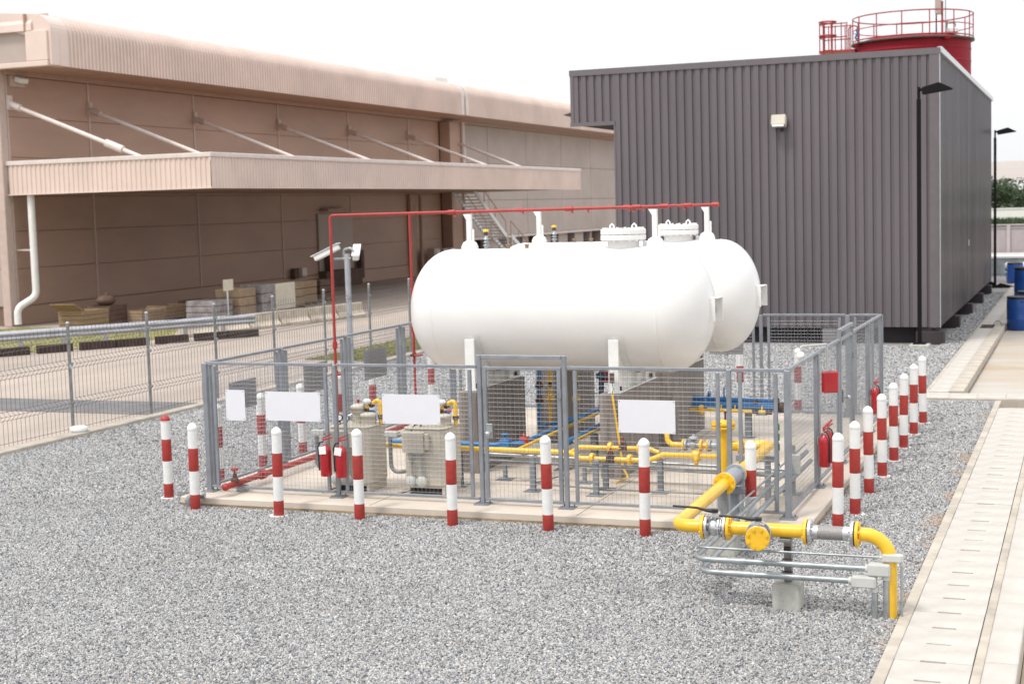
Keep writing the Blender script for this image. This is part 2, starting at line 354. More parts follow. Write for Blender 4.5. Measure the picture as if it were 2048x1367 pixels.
# loose gravel: instanced crushed stones
def gravel():
    bands = [  # x0, x1, y0, y1, stones per m2, size
        (-10.8, -1.67, 9.2, 11.2, 2800, .0145), (-12.0, -1.67, 11.2, 14.0, 2600, .0150), (-15.6, -1.67, 14.0, 17.45, 2100, .0160),
        (-17.40, -11.85, 17.45, 22.0, 1300, .0185), (-3.06, -1.67, 17.45, 22.0, 1500, .0180),
        (-17.40, -11.85, 22.0, 27.0, 800, .022), (-3.06, -1.67, 22.0, 30.0, 900, .021),
        (-17.40, -3.06, 27.0, 30.0, 650, .024), (-17.40, -3.14, 30.0, 41.0, 420, .028), (-3.7, -3.14, 41.0, 64.0, 330, .032)]
    vs, fs, den, siz = [], [], [], []
    for x0, x1, y0, y1, d, z in bands:
        k = len(vs); vs += [(x0, y0, .003), (x1, y0, .003), (x1, y1, .004), (x0, y1, .004)]; fs.append((k, k + 1, k + 2, k + 3))
        den += [d] * 4; siz += [z] * 4
    me = bpy.data.meshes.new('gravel'); me.from_pydata(vs, [], fs)
    for nm, dat in (('dens', den), ('siz', siz)):
        at = me.attributes.new(nm, 'FLOAT', 'POINT'); at.data.foreach_set('value', dat)
    o = bpy.data.objects.new('gravel', me); C.objects.link(o); me.materials.append(M['stone'])
    tag(o, 'loose crushed grey and white stone chippings covering the yard', 'gravel', None, 'stuff')
    ng = bpy.data.node_groups.new('gravel_scatter', 'GeometryNodeTree')
    ng.interface.new_socket('Geometry', in_out='INPUT', socket_type='NodeSocketGeometry')
    ng.interface.new_socket('Geometry', in_out='OUTPUT', socket_type='NodeSocketGeometry')
    N = ng.nodes.new; L = ng.links.new
    gi, go = N('NodeGroupInput'), N('NodeGroupOutput')
    ad = N('GeometryNodeInputNamedAttribute'); ad.data_type = 'FLOAT'; ad.inputs['Name'].default_value = 'dens'
    az = N('GeometryNodeInputNamedAttribute'); az.data_type = 'FLOAT'; az.inputs['Name'].default_value = 'siz'
    dp = N('GeometryNodeDistributePointsOnFaces'); L(gi.outputs[0], dp.inputs['Mesh']); L(ad.outputs[0], dp.inputs['Density'])
    ico = N('GeometryNodeMeshIcoSphere'); ico.inputs['Radius'].default_value = 1; ico.inputs['Subdivisions'].default_value = 1
    rv = N('FunctionNodeRandomValue'); rv.data_type = 'FLOAT_VECTOR'
    rv.inputs[0].default_value = (.5, .42, .35); rv.inputs[1].default_value = (1.6, 1.15, .9)
    vm = N('ShaderNodeVectorMath'); vm.operation = 'SCALE'; L(rv.outputs[0], vm.inputs[0]); L(az.outputs[0], vm.inputs['Scale'])
    rr = N('FunctionNodeRandomValue'); rr.data_type = 'FLOAT_VECTOR'; rr.inputs[1].default_value = (6.28, 6.28, 6.28); rr.inputs['Seed'].default_value = 3
    ip = N('GeometryNodeInstanceOnPoints'); L(dp.outputs['Points'], ip.inputs['Points'])
    sm = N('GeometryNodeSetMaterial'); sm.inputs['Material'].default_value = M['stone']; L(ico.outputs[0], sm.inputs['Geometry'])
    L(sm.outputs[0], ip.inputs['Instance']); L(rr.outputs[0], ip.inputs['Rotation']); L(vm.outputs[0], ip.inputs['Scale'])
    L(ip.outputs[0], go.inputs[0])
    md = o.modifiers.new('scatter', 'NODES'); md.node_group = ng
gravel()

# concrete pad with its plinth under the enclosure
pad = struct('concrete_pad', MB().box((-11.84, 17.50, -.2), (-3.10, 26.98, .12)), 'concrete_pad', .012)
struct('pad_skirt', MB().box((-11.852, 17.488, -.2), (-3.088, 26.99, .035)), 'cut_edge', 0, pad)
for x in (-8.9, -6.0): struct('pad_joint', MB().box((x - .006, 17.52, .1205), (x + .006, 26.5, .1225)), 'cut_edge', 0, pad)

# drain along the gravel with lifting slots at the joints of its covers
dr = struct('drain_channel', MB().box((-1.655, -4, -.25), (-1.545, 30.0, .035)).box((-.885, -4, -.25), (-.80, 28.6, .035))
            .box((-1.544, -4, -.25), (-.886, 29.4, -.02)), 'concrete_kerb', .006)
def cover_mesh(w, l, slot=True):
    nw, nd = .105, .021                       # a cover with a half slot at either end
    if not slot: p = [(-w / 2, -l / 2), (w / 2, -l / 2), (w / 2, l / 2), (-w / 2, l / 2)]
    else: p = [(-w / 2, -l / 2), (-nw, -l / 2), (-nw, -l / 2 + nd), (nw, -l / 2 + nd), (nw, -l / 2), (w / 2, -l / 2),
               (w / 2, l / 2), (nw, l / 2), (nw, l / 2 - nd), (-nw, l / 2 - nd), (-nw, l / 2), (-w / 2, l / 2)]
    return MB().prism(p, 'z', -.018, .036).mesh('drain_cover')
cm = cover_mesh(.648, .531); k = 0
y = 12.878 + .2675 - .535 * 14
while y < 29.0:
    o = obj('drain_cover', cm, 'concrete_cover', dr, .003, False); o.location = (-1.216 + random.uniform(-.002, .002), y, random.uniform(-.004, .003)); o.rotation_euler = (random.uniform(-.003, .003), random.uniform(-.003, .003), 0); y += .535
# cross drain and the far drain beside the dark building
cr = struct('cross_drain', MB().box((-3.10, 30.25, -.25), (3.5, 30.34, .03)).box((-3.10, 31.06, -.25), (-2.62, 31.16, .03)).box((-3.10, 30.341, -.25), (3.5, 31.059, -.02)), 'concrete_kerb', .006)
cm2 = cover_mesh(.53, .71, False)
for i in range(11):
    o = obj('drain_cover', cm2, 'concrete_cover', cr, .003, False); o.location = (-2.83 + .535 * i, 30.70, random.uniform(-.004, .003))
fd = struct('far_drain', MB().box((-3.10, 31.17, -.25), (-3.02, 70, .03)).box((-3.019, 31.17, -.25), (-2.631, 70, -.02)), 'concrete_kerb', .006)
cm3 = cover_mesh(.385, .79, False)
for i in range(48):
    y = 31.6 + .8 * i
    if 46.6 < y < 47.6: continue
    o = obj('drain_cover', cm3, 'concrete_cover', fd, .003, False); o.location = (-2.825, y, random.uniform(-.004, .004))
ks = struct('apron_kerb', MB().box((-.799, -4, -.25), (-.52, 28.6, -.03)), 'concrete_kerb')
kmesh = MB().box((-.137, -.988, -.1), (.137, .988, .06)).mesh('kerb_stone')
for i in range(15):
    o = obj('kerb_stone', kmesh, 'concrete_cover', ks, .02, False, seg=2); o.location = (-.662, 7.0 + 1.98 * i * .73 if False else 6.0 + 1.98 * i, random.uniform(-.003, .003))
    if o.location.y > 27.6: bpy.data.objects.remove(o)
kf = struct('far_kerb', MB().box((-2.629, 31.17, -.25), (-2.33, 70, -.03)), 'concrete_kerb')
kmesh2 = MB().box((-.15, -1.18, -.1), (.15, 1.18, .06)).mesh('kerb_stone')
for i in range(16):
    o = obj('kerb_stone', kmesh2, 'concrete_kerb', kf, .02, False, seg=2); o.location = (-2.478, 32.36 + 2.37 * i, random.uniform(-.003, .003))
ap = struct('concrete_apron', MB().box((-.519, -4, -.25), (16, 30.24, -.16)).box((-2.32, 31.17, -.25), (16, 94, -.16)), 'slot')
def slab(x0, x1, y0, y1):
    o = obj('slab', MB().box((x0, y0, -.159), (x1, y1, -.12 + random.uniform(-.002, .002))), 'concrete_apron', ap, .006)
ys = [-4, 2, 8, 11.2, 13.6, 16.0, 19.5, 23, 26.5, 30.235]
for a, b in zip(ys, ys[1:]):
    slab(-.515, 2.99, a + .006, b - .006); slab(3.002, 7.5, a + .006, b - .006)
ys = [31.18, 36, 41, 46, 52, 58, 66, 76, 94]
for a, b in zip(ys, ys[1:]):
    slab(-2.315, 2.99, a + .006, b - .006); slab(3.002, 9.5, a + .006, b - .006)

# ---------------------------------------------------------------- warehouse
XW = -38.7
wh = thing('warehouse', 'long warehouse clad in tan metal panels tinted with an orange glow, with a rounded ribbed eave and a canopy', 'warehouse', (XW, 46.67, 0))
obj('wall_core', MB().box((-90, 46.75, -.1), (XW - .06, 88.0, 10.6)).box((-90, 88.001, 1.95), (XW - .06, 140, 10.6)), 'dark_backing', wh)
bays = [46.9, 51.95, 59.75, 67.5, 75.25, 83.2, 87.85]
rows = [.75, 2.2, 3.65, 5.0, 6.5, 8.05, 9.62]
for a, b in zip(bays, bays[1:]):
    for c, d in zip(rows, rows[1:]):
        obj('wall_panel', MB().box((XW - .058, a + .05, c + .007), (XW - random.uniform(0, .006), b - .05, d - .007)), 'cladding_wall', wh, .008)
    obj('joint_trim', MB().box((XW - .055, a - .045, .75), (XW + .03, a + .045, 9.62)), 'joint_trim', wh)
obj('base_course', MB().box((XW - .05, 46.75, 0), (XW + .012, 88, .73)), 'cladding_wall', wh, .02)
obj('eave_beam', MB().box((XW + .002, 46.75, 9.63), (XW + .16, 126, 10.15)), 'soffit', wh, .02)
obj('corner_post', MB().box((XW - .35, 46.45, 0), (XW + .02, 46.85, 10.3)), 'joint_trim', wh, .02)
for c, d in zip(rows, rows[1:]):
    for a in (-45.5, -52.3): obj('wall_panel', MB().box((a, 46.69, c + .012), (a + 6.4, 46.748, d - .012)), 'cladding_pale', wh, .008)
# second block, raised over a dark undercroft
b2 = [90.0, 96.1, 103.7, 111.5, 118.9, 126.5, 134]; r2 = [2.1, 4.6, 7.1, 9.62]
for i, (a, b) in enumerate(zip(b2, b2[1:])):
    for c, d in zip(r2, r2[1:]):
        obj('wall_panel', MB().box((XW - .058, a + .03, c + .012), (XW - random.uniform(0, .006), b - .03, d - .012)), 'cladding_pale', wh, .008)
obj('undercroft', MB().box((XW - 3, 88.2, 0), (XW - 2.6, 140, 1.95)), 'dark_backing', wh)
obj('edge_beam', MB().box((XW - .05, 89.9, 1.93), (XW + .12, 134, 2.09)), 'trim_white', wh)
for y in (91, 96, 99.5, 103, 108, 111, 115, 119, 122): obj('column', MB().box((XW - .7, y, 0), (XW - .2, y + random.choice((.4, 1.2, 2.2)), 1.93)), 'cladding_pale', wh)
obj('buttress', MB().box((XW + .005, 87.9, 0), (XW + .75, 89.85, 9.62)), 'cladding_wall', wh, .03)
obj('downpipe', MB().cyl((XW + .85, 89.75, 2), (XW + .85, 89.75, 9.6), .13).cyl((XW + .85, 89.75, 7.3), (XW + .85, 89.75, 7.9), .18), 'trim_white', wh)
obj('column', MB().box((XW + .03, 82.7, 0), (XW + .22, 83.4, 4.95)).cyl((XW + .4, 83.8, .2), (XW + .4, 83.8, 4.95), .12), 'soffit', wh)
# rounded ribbed eave fascia (outline in x-z swept along y with ribs)
def ribbed(sec, y0, y1, pitch, depth):
    """sec: list of (x, z, nx, nz); trapezoid ribs run along the section"""
    mb = MB(); prof = []; y = y0
    while y < y1:
        for dy, k in ((0, 0), (pitch * .46, 0), (pitch * .56, 1), (pitch * .90, 1)): prof.append((y + dy, k * depth))
        y += pitch
    vs = []; n = len(sec)
    for yy, d in prof:
        for x, z, nx, nz in sec: vs.append((x + nx * d, yy, z + nz * d))
    fs = [(i * n + j, (i + 1) * n + j, (i + 1) * n + j + 1, i * n + j + 1) for i in range(len(prof) - 1) for j in range(n - 1)]
    return mb.add(vs, fs)
XF = -36.0
sec = [(XF, 9.78, 1, 0), (XF, 11.0, 1, 0)]
for k in range(1, 8):
    t = PI / 2 * k / 7; sec.append((XF - .72 + .72 * math.cos(t), 11.0 + .68 * math.sin(t), math.cos(t), math.sin(t)))
sec += [(XF - 3, 11.9, .1, 1), (XF - 24, 13.4, .1, 1)]
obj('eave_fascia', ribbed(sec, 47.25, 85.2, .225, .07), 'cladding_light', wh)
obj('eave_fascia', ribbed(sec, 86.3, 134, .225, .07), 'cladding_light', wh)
secp = [(x, z) for x, z, _, _ in sec] + [(XF - 24, 12.9), (XF - 3, 11.5), (XF - .9, 10.9), (XF - .3, 9.78)]
obj('fascia_joint', MB().prism([(x + .06, z + .03) if i < 9 else (x, z) for i, (x, z) in enumerate(secp)], 'y', 85.2, 85.62).prism([(x + .06, z + .03) if i < 9 else (x, z) for i, (x, z) in enumerate(secp)], 'y', 85.9, 86.3), 'trim_white', wh)
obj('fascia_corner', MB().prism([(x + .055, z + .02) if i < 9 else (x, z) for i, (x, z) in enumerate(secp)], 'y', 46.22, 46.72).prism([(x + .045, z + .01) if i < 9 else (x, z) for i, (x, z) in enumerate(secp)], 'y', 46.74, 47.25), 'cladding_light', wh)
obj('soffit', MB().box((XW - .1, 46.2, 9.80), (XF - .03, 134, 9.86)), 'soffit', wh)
# gable end of the eave, facing the yard
obj('gable_panel', MB().box((-60, 46.35, 10.0), (-37.05, 46.5, 11.1)), 'cladding_pale', wh)
obj('gable_trim', MB().box((-60, 46.10, 9.76), (-36.06, 46.34, 9.96)).box((-37.04, 46.12, 9.97), (-36.06, 46.34, 11.08)), 'cladding_light', wh, .02)
gz = MB()
secg = [(46.12, 11.09), (46.14, 11.35), (46.3, 11.62), (46.6, 11.75), (47.2, 11.85), (47.2, 11.09)]
x = -36.75
while x > -58:
    gz.prism(secg, 'x', x - 1.55, x); x -= 1.6
obj('gable_coping', gz, 'cladding_light', wh)
obj('gable_seam', MB().box((-37.06, 46.09, 11.08), (-37.0, 46.36, 11.72)).box((-38.38, 46.10, 11.08), (-38.33, 46.36, 11.70)), 'soffit', wh)
obj('roof_vent', MB().box((-49.2, 107.8, 12), (-47.6, 110.2, 14.45)), 'far_white', wh, .05)
# canopy hung on tie rods
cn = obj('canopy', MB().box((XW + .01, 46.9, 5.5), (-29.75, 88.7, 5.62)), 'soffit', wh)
def ribs_plane(p0, p1, z0, z1, pitch, depth, out):
    p0, p1, out = Vector(p0), Vector(p1), Vector(out); L = (p1 - p0).length; t = (p1 - p0) / L; s = 0; mb = MB(); pr = []
    while s < L - pitch * .5:
        for d, k in ((0, 0), (pitch * .45, 0), (pitch * .55, 1), (pitch * .9, 1)): pr.append((s + d, k * depth))
        s += pitch
    vs = []
    for d, k in pr:
        q = p0 + t * d + out * k; vs += [(q.x, q.y, z0), (q.x, q.y, z1)]
    return mb.add(vs, [(2 * i, 2 * i + 2, 2 * i + 3, 2 * i + 1) for i in range(len(pr) - 1)])
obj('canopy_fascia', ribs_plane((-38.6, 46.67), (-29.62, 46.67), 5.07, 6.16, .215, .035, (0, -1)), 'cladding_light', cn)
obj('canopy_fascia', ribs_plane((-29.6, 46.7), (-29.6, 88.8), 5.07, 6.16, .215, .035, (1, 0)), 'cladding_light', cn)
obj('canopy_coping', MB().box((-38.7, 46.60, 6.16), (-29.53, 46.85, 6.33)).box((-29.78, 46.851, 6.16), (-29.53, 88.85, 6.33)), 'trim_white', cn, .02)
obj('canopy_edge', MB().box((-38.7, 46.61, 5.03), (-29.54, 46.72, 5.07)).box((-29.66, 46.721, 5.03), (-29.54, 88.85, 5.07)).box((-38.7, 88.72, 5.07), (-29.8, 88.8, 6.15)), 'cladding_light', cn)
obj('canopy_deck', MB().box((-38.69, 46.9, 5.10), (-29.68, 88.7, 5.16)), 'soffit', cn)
for y in (47.0, 51.97, 59.8, 67.5, 75.3, 83.1, 89.4):
    yy = min(y, 88.5)
    r = obj('tie_rod', MB().cyl((XW + .1, y, 8.52), (-30.9, yy, 5.55), .085, 10), 'trim_white', wh)
    a, b = Vector((XW + .1, y, 8.52)), Vector((-30.9, yy, 5.55)); d = (b - a).normalized()
    obj('rod_clevis', MB().box((XW + .002, y - .12, 8.3), (XW + .12, y + .12, 8.85)).cyl(a, a + d * .5, .14, 8).cyl(a + d * 4.6, a + d * (5.4 if y < 48 else 4.61), .15 if y < 48 else .09, 8), 'trim_white' if y < 48 else 'joint_trim', r)
fl = obj('wall_light', MB().box((XW + .003, 47.1, 9.2), (XW + .12, 47.9, 9.62)), 'joint_trim', wh)
obj('lamp_head', MB().obox((XW + .28, 47.5, 9.45), (.32, .5, .2), ry=.35), 'lens', fl, .03)
obj('downpipe', MB().tube(fillet([(XW + .85, 46.95, 5.05), (XW + .85, 46.95, 1.15), (XW + .35, 46.42, .72), (XW + .35, 46.42, .1)], .4), .14, 12), 'white_paint', wh)
obj('pipe_bracket', MB().box((XW + .02, 46.98, 2.9), (XW + .85, 47.04, 2.96)), 'trim_white', wh)
dd = obj('dock_door', MB().box((XW + .003, 71.2, .9), (XW + .10, 75.2, 4.0)), 'cladding_pale', wh, .02)
obj('dock_hood', MB().box((XW + .01, 71.6, 4.1), (XW + .5, 74.2, 4.25)), 'soffit', dd)
obj('dock_leveller', MB().box((XW + .01, 71.2, 0), (XW + .5, 75.4, .88)), 'brown_dark', dd)
for y in (71.7, 75.5): obj('dock_bumper', MB().box((XW + .11, y, .3), (XW + .42, y + .35, 1.9)).box((XW + .421, y + .03, .9), (XW + .44, y + .3, 1.2)), 'brown_dark', dd)
obj('wall_cabinet', MB().box((XW + .065, 68.1, .65), (XW + .3, 68.5, 1.2)), 'brown_dark', wh, .02)
obj('wall_cabinet', MB().box((XW + .065, 68.9, .75), (XW + .3, 69.4, 1.2)), 'trim_white', wh, .02)
# outside stair against the raised block
st = thing('outside_stair', 'pale steel stair with open treads climbing the warehouse wall behind the tanks', 'stair', (-36.5, 94, 0))
P0, P1, P2 = Vector((-36.6, 86.5, 5.2)), Vector((-36.6, 92.0, 2.15)), Vector((-36.6, 97.2, .2))
for a, b, n in ((P0, P1, 15), (P1 + Vector((0, .9, 0)), P2, 10)):
    for i in range(n):
        p = a.lerp(b, i / n); obj('tread', MB().cbox((p.x, p.y, p.z), (1.3, .26, .06)), 'far_white', st)
    for dx in (-.7, .7):
        q = Vector((dx, 0, 0)); u = Vector((0, 0, .16))
        obj('stringer', MB().add([a + q - u, b + q - u, b + q + u, a + q + u, a + q - u + Vector((.06, 0, 0)), b + q - u + Vector((.06, 0, 0)), b + q + u + Vector((.06, 0, 0)), a + q + u + Vector((.06, 0, 0))], [(0, 1, 2, 3), (7, 6, 5, 4), (0, 4, 5, 1), (3, 2, 6, 7), (0, 3, 7, 4), (1, 5, 6, 2)]), 'far_white', st)
        h = Vector((dx, 0, 1.0)); hr = MB().cyl(a + h, b + h, .035, 8)
        for t in (0, .33, .66, 1): hr.cyl(a.lerp(b, t) + q, a.lerp(b, t) + h, .025, 6)
        obj('handrail', hr, 'soffit', st)
obj('landing', MB().box((-37.4, 91.9, 2.08), (-35.8, 93.0, 2.16)), 'trim_white', st)
for y in (92.1, 92.9): obj('post', MB().box((-35.95, y - .06, 0), (-35.83, y + .06, 2.08)), 'trim_white', st)
# condensers on the ground at the wall
for i, (y, h) in enumerate(((84.6, 1.65), (86.0, 1.6), (87.1, 1.6))):
    t = thing('outdoor_condenser', ['boxy air conditioner condenser at the warehouse wall, farthest left of three, in shadow', 'middle air conditioner condenser of three at the warehouse wall', 'air conditioner condenser beside the tall wall buttress'][i], 'condenser', (-37.9, y, 0), 'condensers at the warehouse wall')
    obj('casing', MB().box((-38.1, y - .5, .2), (-37.6, y + .45, h)), 'cladding_pale', t, .02)
    obj('fan_grille', MB().disc((-37.58, y, 1.2), (1, 0, 0), .3, .04), 'trim_white', t)
    obj('stand', MB().box((-38.05, y - .45, 0), (-37.65, y - .35, .2)).box((-38.05, y + .3, 0), (-37.65, y + .4, .2)), 'brown_dark', t)

# ---------------------------------------------------------------- dark ribbed building
db = thing('dark_building', 'dark grey plant building of ribbed metal cladding raised on stub piers', 'building', (-8, 41.6, 0))
YB = 41.6
def grooves_x(x0, x1, z0, z1, pitch, gw, depth):
    mb = MB(); pr = []; x = x0
    while x < x1 - 1e-6:
        for d, k in ((0, 0), (pitch - gw - .012, 0), (pitch - gw, 1), (pitch - .012, 1)): pr.append((min(x + d, x1), k * depth))
        x += pitch
    pr.append((x1, 0)); vs = []
    for xx, k in pr: vs += [(xx, YB + k, z0), (xx, YB + k, z1)]
    return mb.add(vs, [(2 * i, 2 * i + 2, 2 * i + 3, 2 * i + 1) for i in range(len(pr) - 1)])
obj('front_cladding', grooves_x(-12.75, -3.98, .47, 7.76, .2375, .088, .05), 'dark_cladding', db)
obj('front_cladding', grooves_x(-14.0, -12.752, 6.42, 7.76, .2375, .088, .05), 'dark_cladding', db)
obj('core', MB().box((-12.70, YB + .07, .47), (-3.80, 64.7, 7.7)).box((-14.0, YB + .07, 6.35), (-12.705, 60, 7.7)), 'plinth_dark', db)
obj('parapet_trim', MB().box((-14.12, YB - .03, 7.761), (-3.70, YB + .06, 7.93)).box((-14.12, YB - .02, 6.31), (-12.76, YB + .06, 6.419)).box((-14.1, YB - .02, 6.42), (-14.002, YB + .06, 7.76)), 'dark_trim', db)
obj('corner_trim', MB().box((-3.979, YB - .02, .46), (-3.72, YB + .06, 7.76)).box((-12.80, YB - .015, .46), (-12.752, YB + .06, 6.31)), 'dark_trim', db)
mb = MB(); pr = []; y = YB + .07
while y < 64.6:
    for d, k in ((0, 0), (.19, 0), (.200, .012), (.240, .012)): pr.append((y + d, k))
    y += .25
vs = []
for yy, k in pr: vs += [(-3.74 + k, yy, .46), (-3.74 + k, yy, 7.80)]
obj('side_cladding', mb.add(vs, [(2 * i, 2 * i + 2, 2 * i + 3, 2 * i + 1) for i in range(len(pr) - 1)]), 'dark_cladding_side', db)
obj('side_flashing', MB().box((-3.78, YB + .061, 7.80), (-3.66, 64.75, 7.96)), 'edge_flashing', db)
obj('corner_bead', MB().box((-3.719, YB - .012, .46), (-3.70, YB + .02, 7.92)), 'edge_flashing', db)
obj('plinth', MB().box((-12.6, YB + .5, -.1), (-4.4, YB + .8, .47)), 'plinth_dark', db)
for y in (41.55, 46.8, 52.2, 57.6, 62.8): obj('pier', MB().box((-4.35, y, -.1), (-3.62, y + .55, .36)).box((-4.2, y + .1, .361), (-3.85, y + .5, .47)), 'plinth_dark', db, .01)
f = obj('floodlight', MB().box((-8.06, YB - .14, 6.02), (-7.80, YB - .02, 6.16)).box((-7.97, YB - .1, 5.9), (-7.89, YB, 6.03)), 'plinth_dark', db)
obj('lamp_head', MB().obox((-7.98, YB - .2, 6.18), (.40, .26, .30), rx=-.3), 'beige_cabinet', f, .02)
obj('lamp_glass', MB().obox((-7.98, YB - .335, 6.135), (.32, .01, .22), rx=-.3), 'lens', f)
obj('eave_lamp', MB().prism([(-14.35, 6.66), (-14.12, 6.72), (-14.12, 6.60)], 'y', YB - .02, YB + .3), 'brown_iron', db)
obj('slip', MB().box((-3.715, 51.9, 2.32), (-3.70, 51.96, 2.52)), 'white_paint', db)

# ---------------------------------------------------------------- red tank behind
rt = thing('red_tank', 'big red cylindrical tank with a railed top behind the dark building', 'tank', (-7.42, 70, 0))
RC = Vector((-7.42, 70, 0)); RR = 2.52; TZ = 10.89
rt_c = (RC.x, RC.y, 0)
obj('shell', MB().lathe([(RR, 0), (RR, TZ)], rt_c, n=64), 'red_tank', rt)
obj('weld_ring', MB().lathe([(RR + .015, 9.9), (RR + .015, 9.96), (RR, 9.98)], rt_c, n=64).lathe([(RR + .015, 10.45), (RR + .015, 10.5), (RR, 10.52)], rt_c, n=64), 'red_tank', rt)
obj('rim', MB().lathe([(RR, TZ - .05), (RR + .16, TZ - .05), (RR + .16, TZ + .03), (RR - .3, TZ + .03)], rt_c, n=64), 'brown_iron', rt)
obj('roof', MB().lathe([(RR - .02, TZ + .031), (RR - .6, TZ + .22), (.05, TZ + .36)], rt_c, n=64), 'red_tank', rt)
rail = MB(); ring = lambda z, r: [(RC.x + r * math.cos(2 * PI * i / 64), RC.y + r * math.sin(2 * PI * i / 64), z) for i in range(65)]
rail.tube(ring(TZ + 1.14, RR + .1), .03, 6).tube(ring(TZ + .60, RR + .1), .022, 6).tube(ring(TZ + .12, RR + .1), .03, 4)
for i in range(14):
    a = 2 * PI * (i + .35) / 14; rail.cyl((RC.x + (RR + .1) * math.cos(a), RC.y + (RR + .1) * math.sin(a), TZ), (RC.x + (RR + .1) * math.cos(a), RC.y + (RR + .1) * math.sin(a), TZ + 1.14), .026, 6)
obj('railing', rail, 'red_pipe', rt)
for a in (-.9, 2.2, 3.7): obj('gusset', MB().obox((RC.x + (RR + .1) * math.cos(a), RC.y + (RR + .1) * math.sin(a), TZ - .08), (.3, .2, .1), rz=a), 'red_tank', rt)
# side platform with caged ladder
PX = RC.x - RR - .75
obj('platform', MB().box((PX - .75, 69.0, TZ - .32), (PX + .85, 70.3, TZ - .2)), 'red_pipe', rt)
cage = MB()
for x in (PX - .72, PX - .5, PX - .2, PX + .25, PX + .5):
    for y in (69.05, 70.2): cage.cyl((x, y, TZ - .2), (x, y, TZ + 1.02), .026, 6)
for z in (TZ + .38, TZ + .98):
    cage.tube([(PX + .5, 69.05, z), (PX - .72, 69.05, z), (PX - .72, 70.2, z), (PX + .5, 70.2, z)], .026, 6)
for z in (TZ + .45, TZ + 1.06):
    cage.tube([(PX - .35 + .38 * math.cos(t / 12 * 2 * PI), 69.0 + .38 * math.sin(t / 12 * 2 * PI), z) for t in range(13)], .035, 6)
obj('platform_railing', cage, 'red_pipe', rt)
lad = MB()
for dx in (-.2, .2): lad.cyl((PX - .35 + dx, 69.0, 0), (PX - .35 + dx, 69.0, TZ + 1.06), .03, 6)
for i in range(36): lad.cyl((PX - .55, 69.0, .3 * i + .2), (PX - .15, 69.0, .3 * i + .2), .015, 6)
obj('ladder', lad, 'red_pipe', rt)
hs = MB().tube(fillet([(PX + .55, 69.3, TZ - .2), (PX + .55, 69.3, TZ + .85), (PX + .95, 69.3, TZ + .85), (PX + .95, 69.3, TZ - .2)], .15), .03, 6)
obj('hoop_rail', hs, 'red_pipe', rt); obj('rope', MB().tube([(PX + .9, 69.2, TZ + .7), (PX + .95, 69.2, TZ + .5), (PX + .85, 69.2, TZ + .3), (PX + .95, 69.2, TZ + .2)], .05, 6), 'blue_pipe', rt)
mh = obj('hatch', MB().box((RC.x + 1.6, 68.6, TZ + .2), (RC.x + 2.05, 69.1, TZ + .42)), 'white_paint', rt, .04); obj('handle', MB().tube(fillet([(RC.x + 1.6, 68.8, TZ + .4), (RC.x + 1.6, 68.8, TZ + .62), (RC.x + 1.95, 68.8, TZ + .62), (RC.x + 1.95, 68.8, TZ + .4)], .06), .02, 6), 'plinth_dark', mh)
ab = thing('antenna_mast', 'pale box and thin aerial standing on the red tank top', 'antenna', (RC.x + 1.35, 68.2, TZ))
ax, ay = RC.x + 1.30, 68.4
obj('mast', MB().cyl((ax + .13, ay, TZ + .2), (ax + .13, ay, TZ + 1.55), .045, 8), 'red_pipe', ab)
obj('box', MB().box((ax - .16, ay - .2, TZ + .98), (ax + .10, ay, TZ + 1.72)), 'cladding_pale', ab, .02)
obj('feeder', MB().cyl((ax - .12, ay, TZ + .2), (ax - .12, ay, TZ + .98), .03, 6), 'black_metal', ab)
obj('aerial', MB().cyl((ax + .27, ay, TZ + .2), (ax + .27, ay, TZ + 2.3), .025, 6), 'galv', ab)

# ---------------------------------------------------------------- lamp posts
def lamp_post(x, y, h, label, foot):
    t = thing('lamp_post', label, 'lamp post', (x, y, 0), 'black lamp posts by the dark building')
    zb = .12 if foot else .1
    obj('pole', MB().cyl((x, y, zb), (x, y, h - .32), .058, 14).cyl((x, y, h - .33), (x, y, h), .036, 12), 'black_metal', t)
    hd = obj('lamp_head', MB().prism([(x + .10, h - .20), (x + .10, h - .02), (x + .52, h + .09), (x + .86, h - .08), (x + .86, h - .10)], 'y', y - .18, y + .18), 'black_metal', t, .015)
    obj('arm', MB().cyl((x, y, h - .06), (x + .12, y, h - .08), .04, 10), 'black_metal', hd)
    obj('base_plate', MB().box((x - .16, y - .16, zb - .02), (x + .16, y + .16, zb + .02)), 'black_metal', t)
    if foot: obj('footing', MB().box((x - .26, y - .26, -.1), (x + .26, y + .26, .099)), 'concrete_block', t, .02)
    else: obj('ballast', MB().box((x - .75, y - .3, -.1), (x + .5, y + .3, .06)).prism([(x + .05, .08), (x + .2, .2), (x + 1.15, -.05), (x + 1.0, -.1)], 'y', y - .15, y + .15).prism([(x - .6, .061), (x - .2, .3), (x - .05, .2), (x - .05, .061)], 'y', y - .15, y + .15), 'black_metal', t, .01)
lamp_post(-4.16, 40.66, 6.85, 'tall black lamp post on a concrete footing before the dark ribbed front wall', True)
lamp_post(-3.73, 67.3, 6.72, 'farther black lamp post beyond the rear corner of the dark building', False)

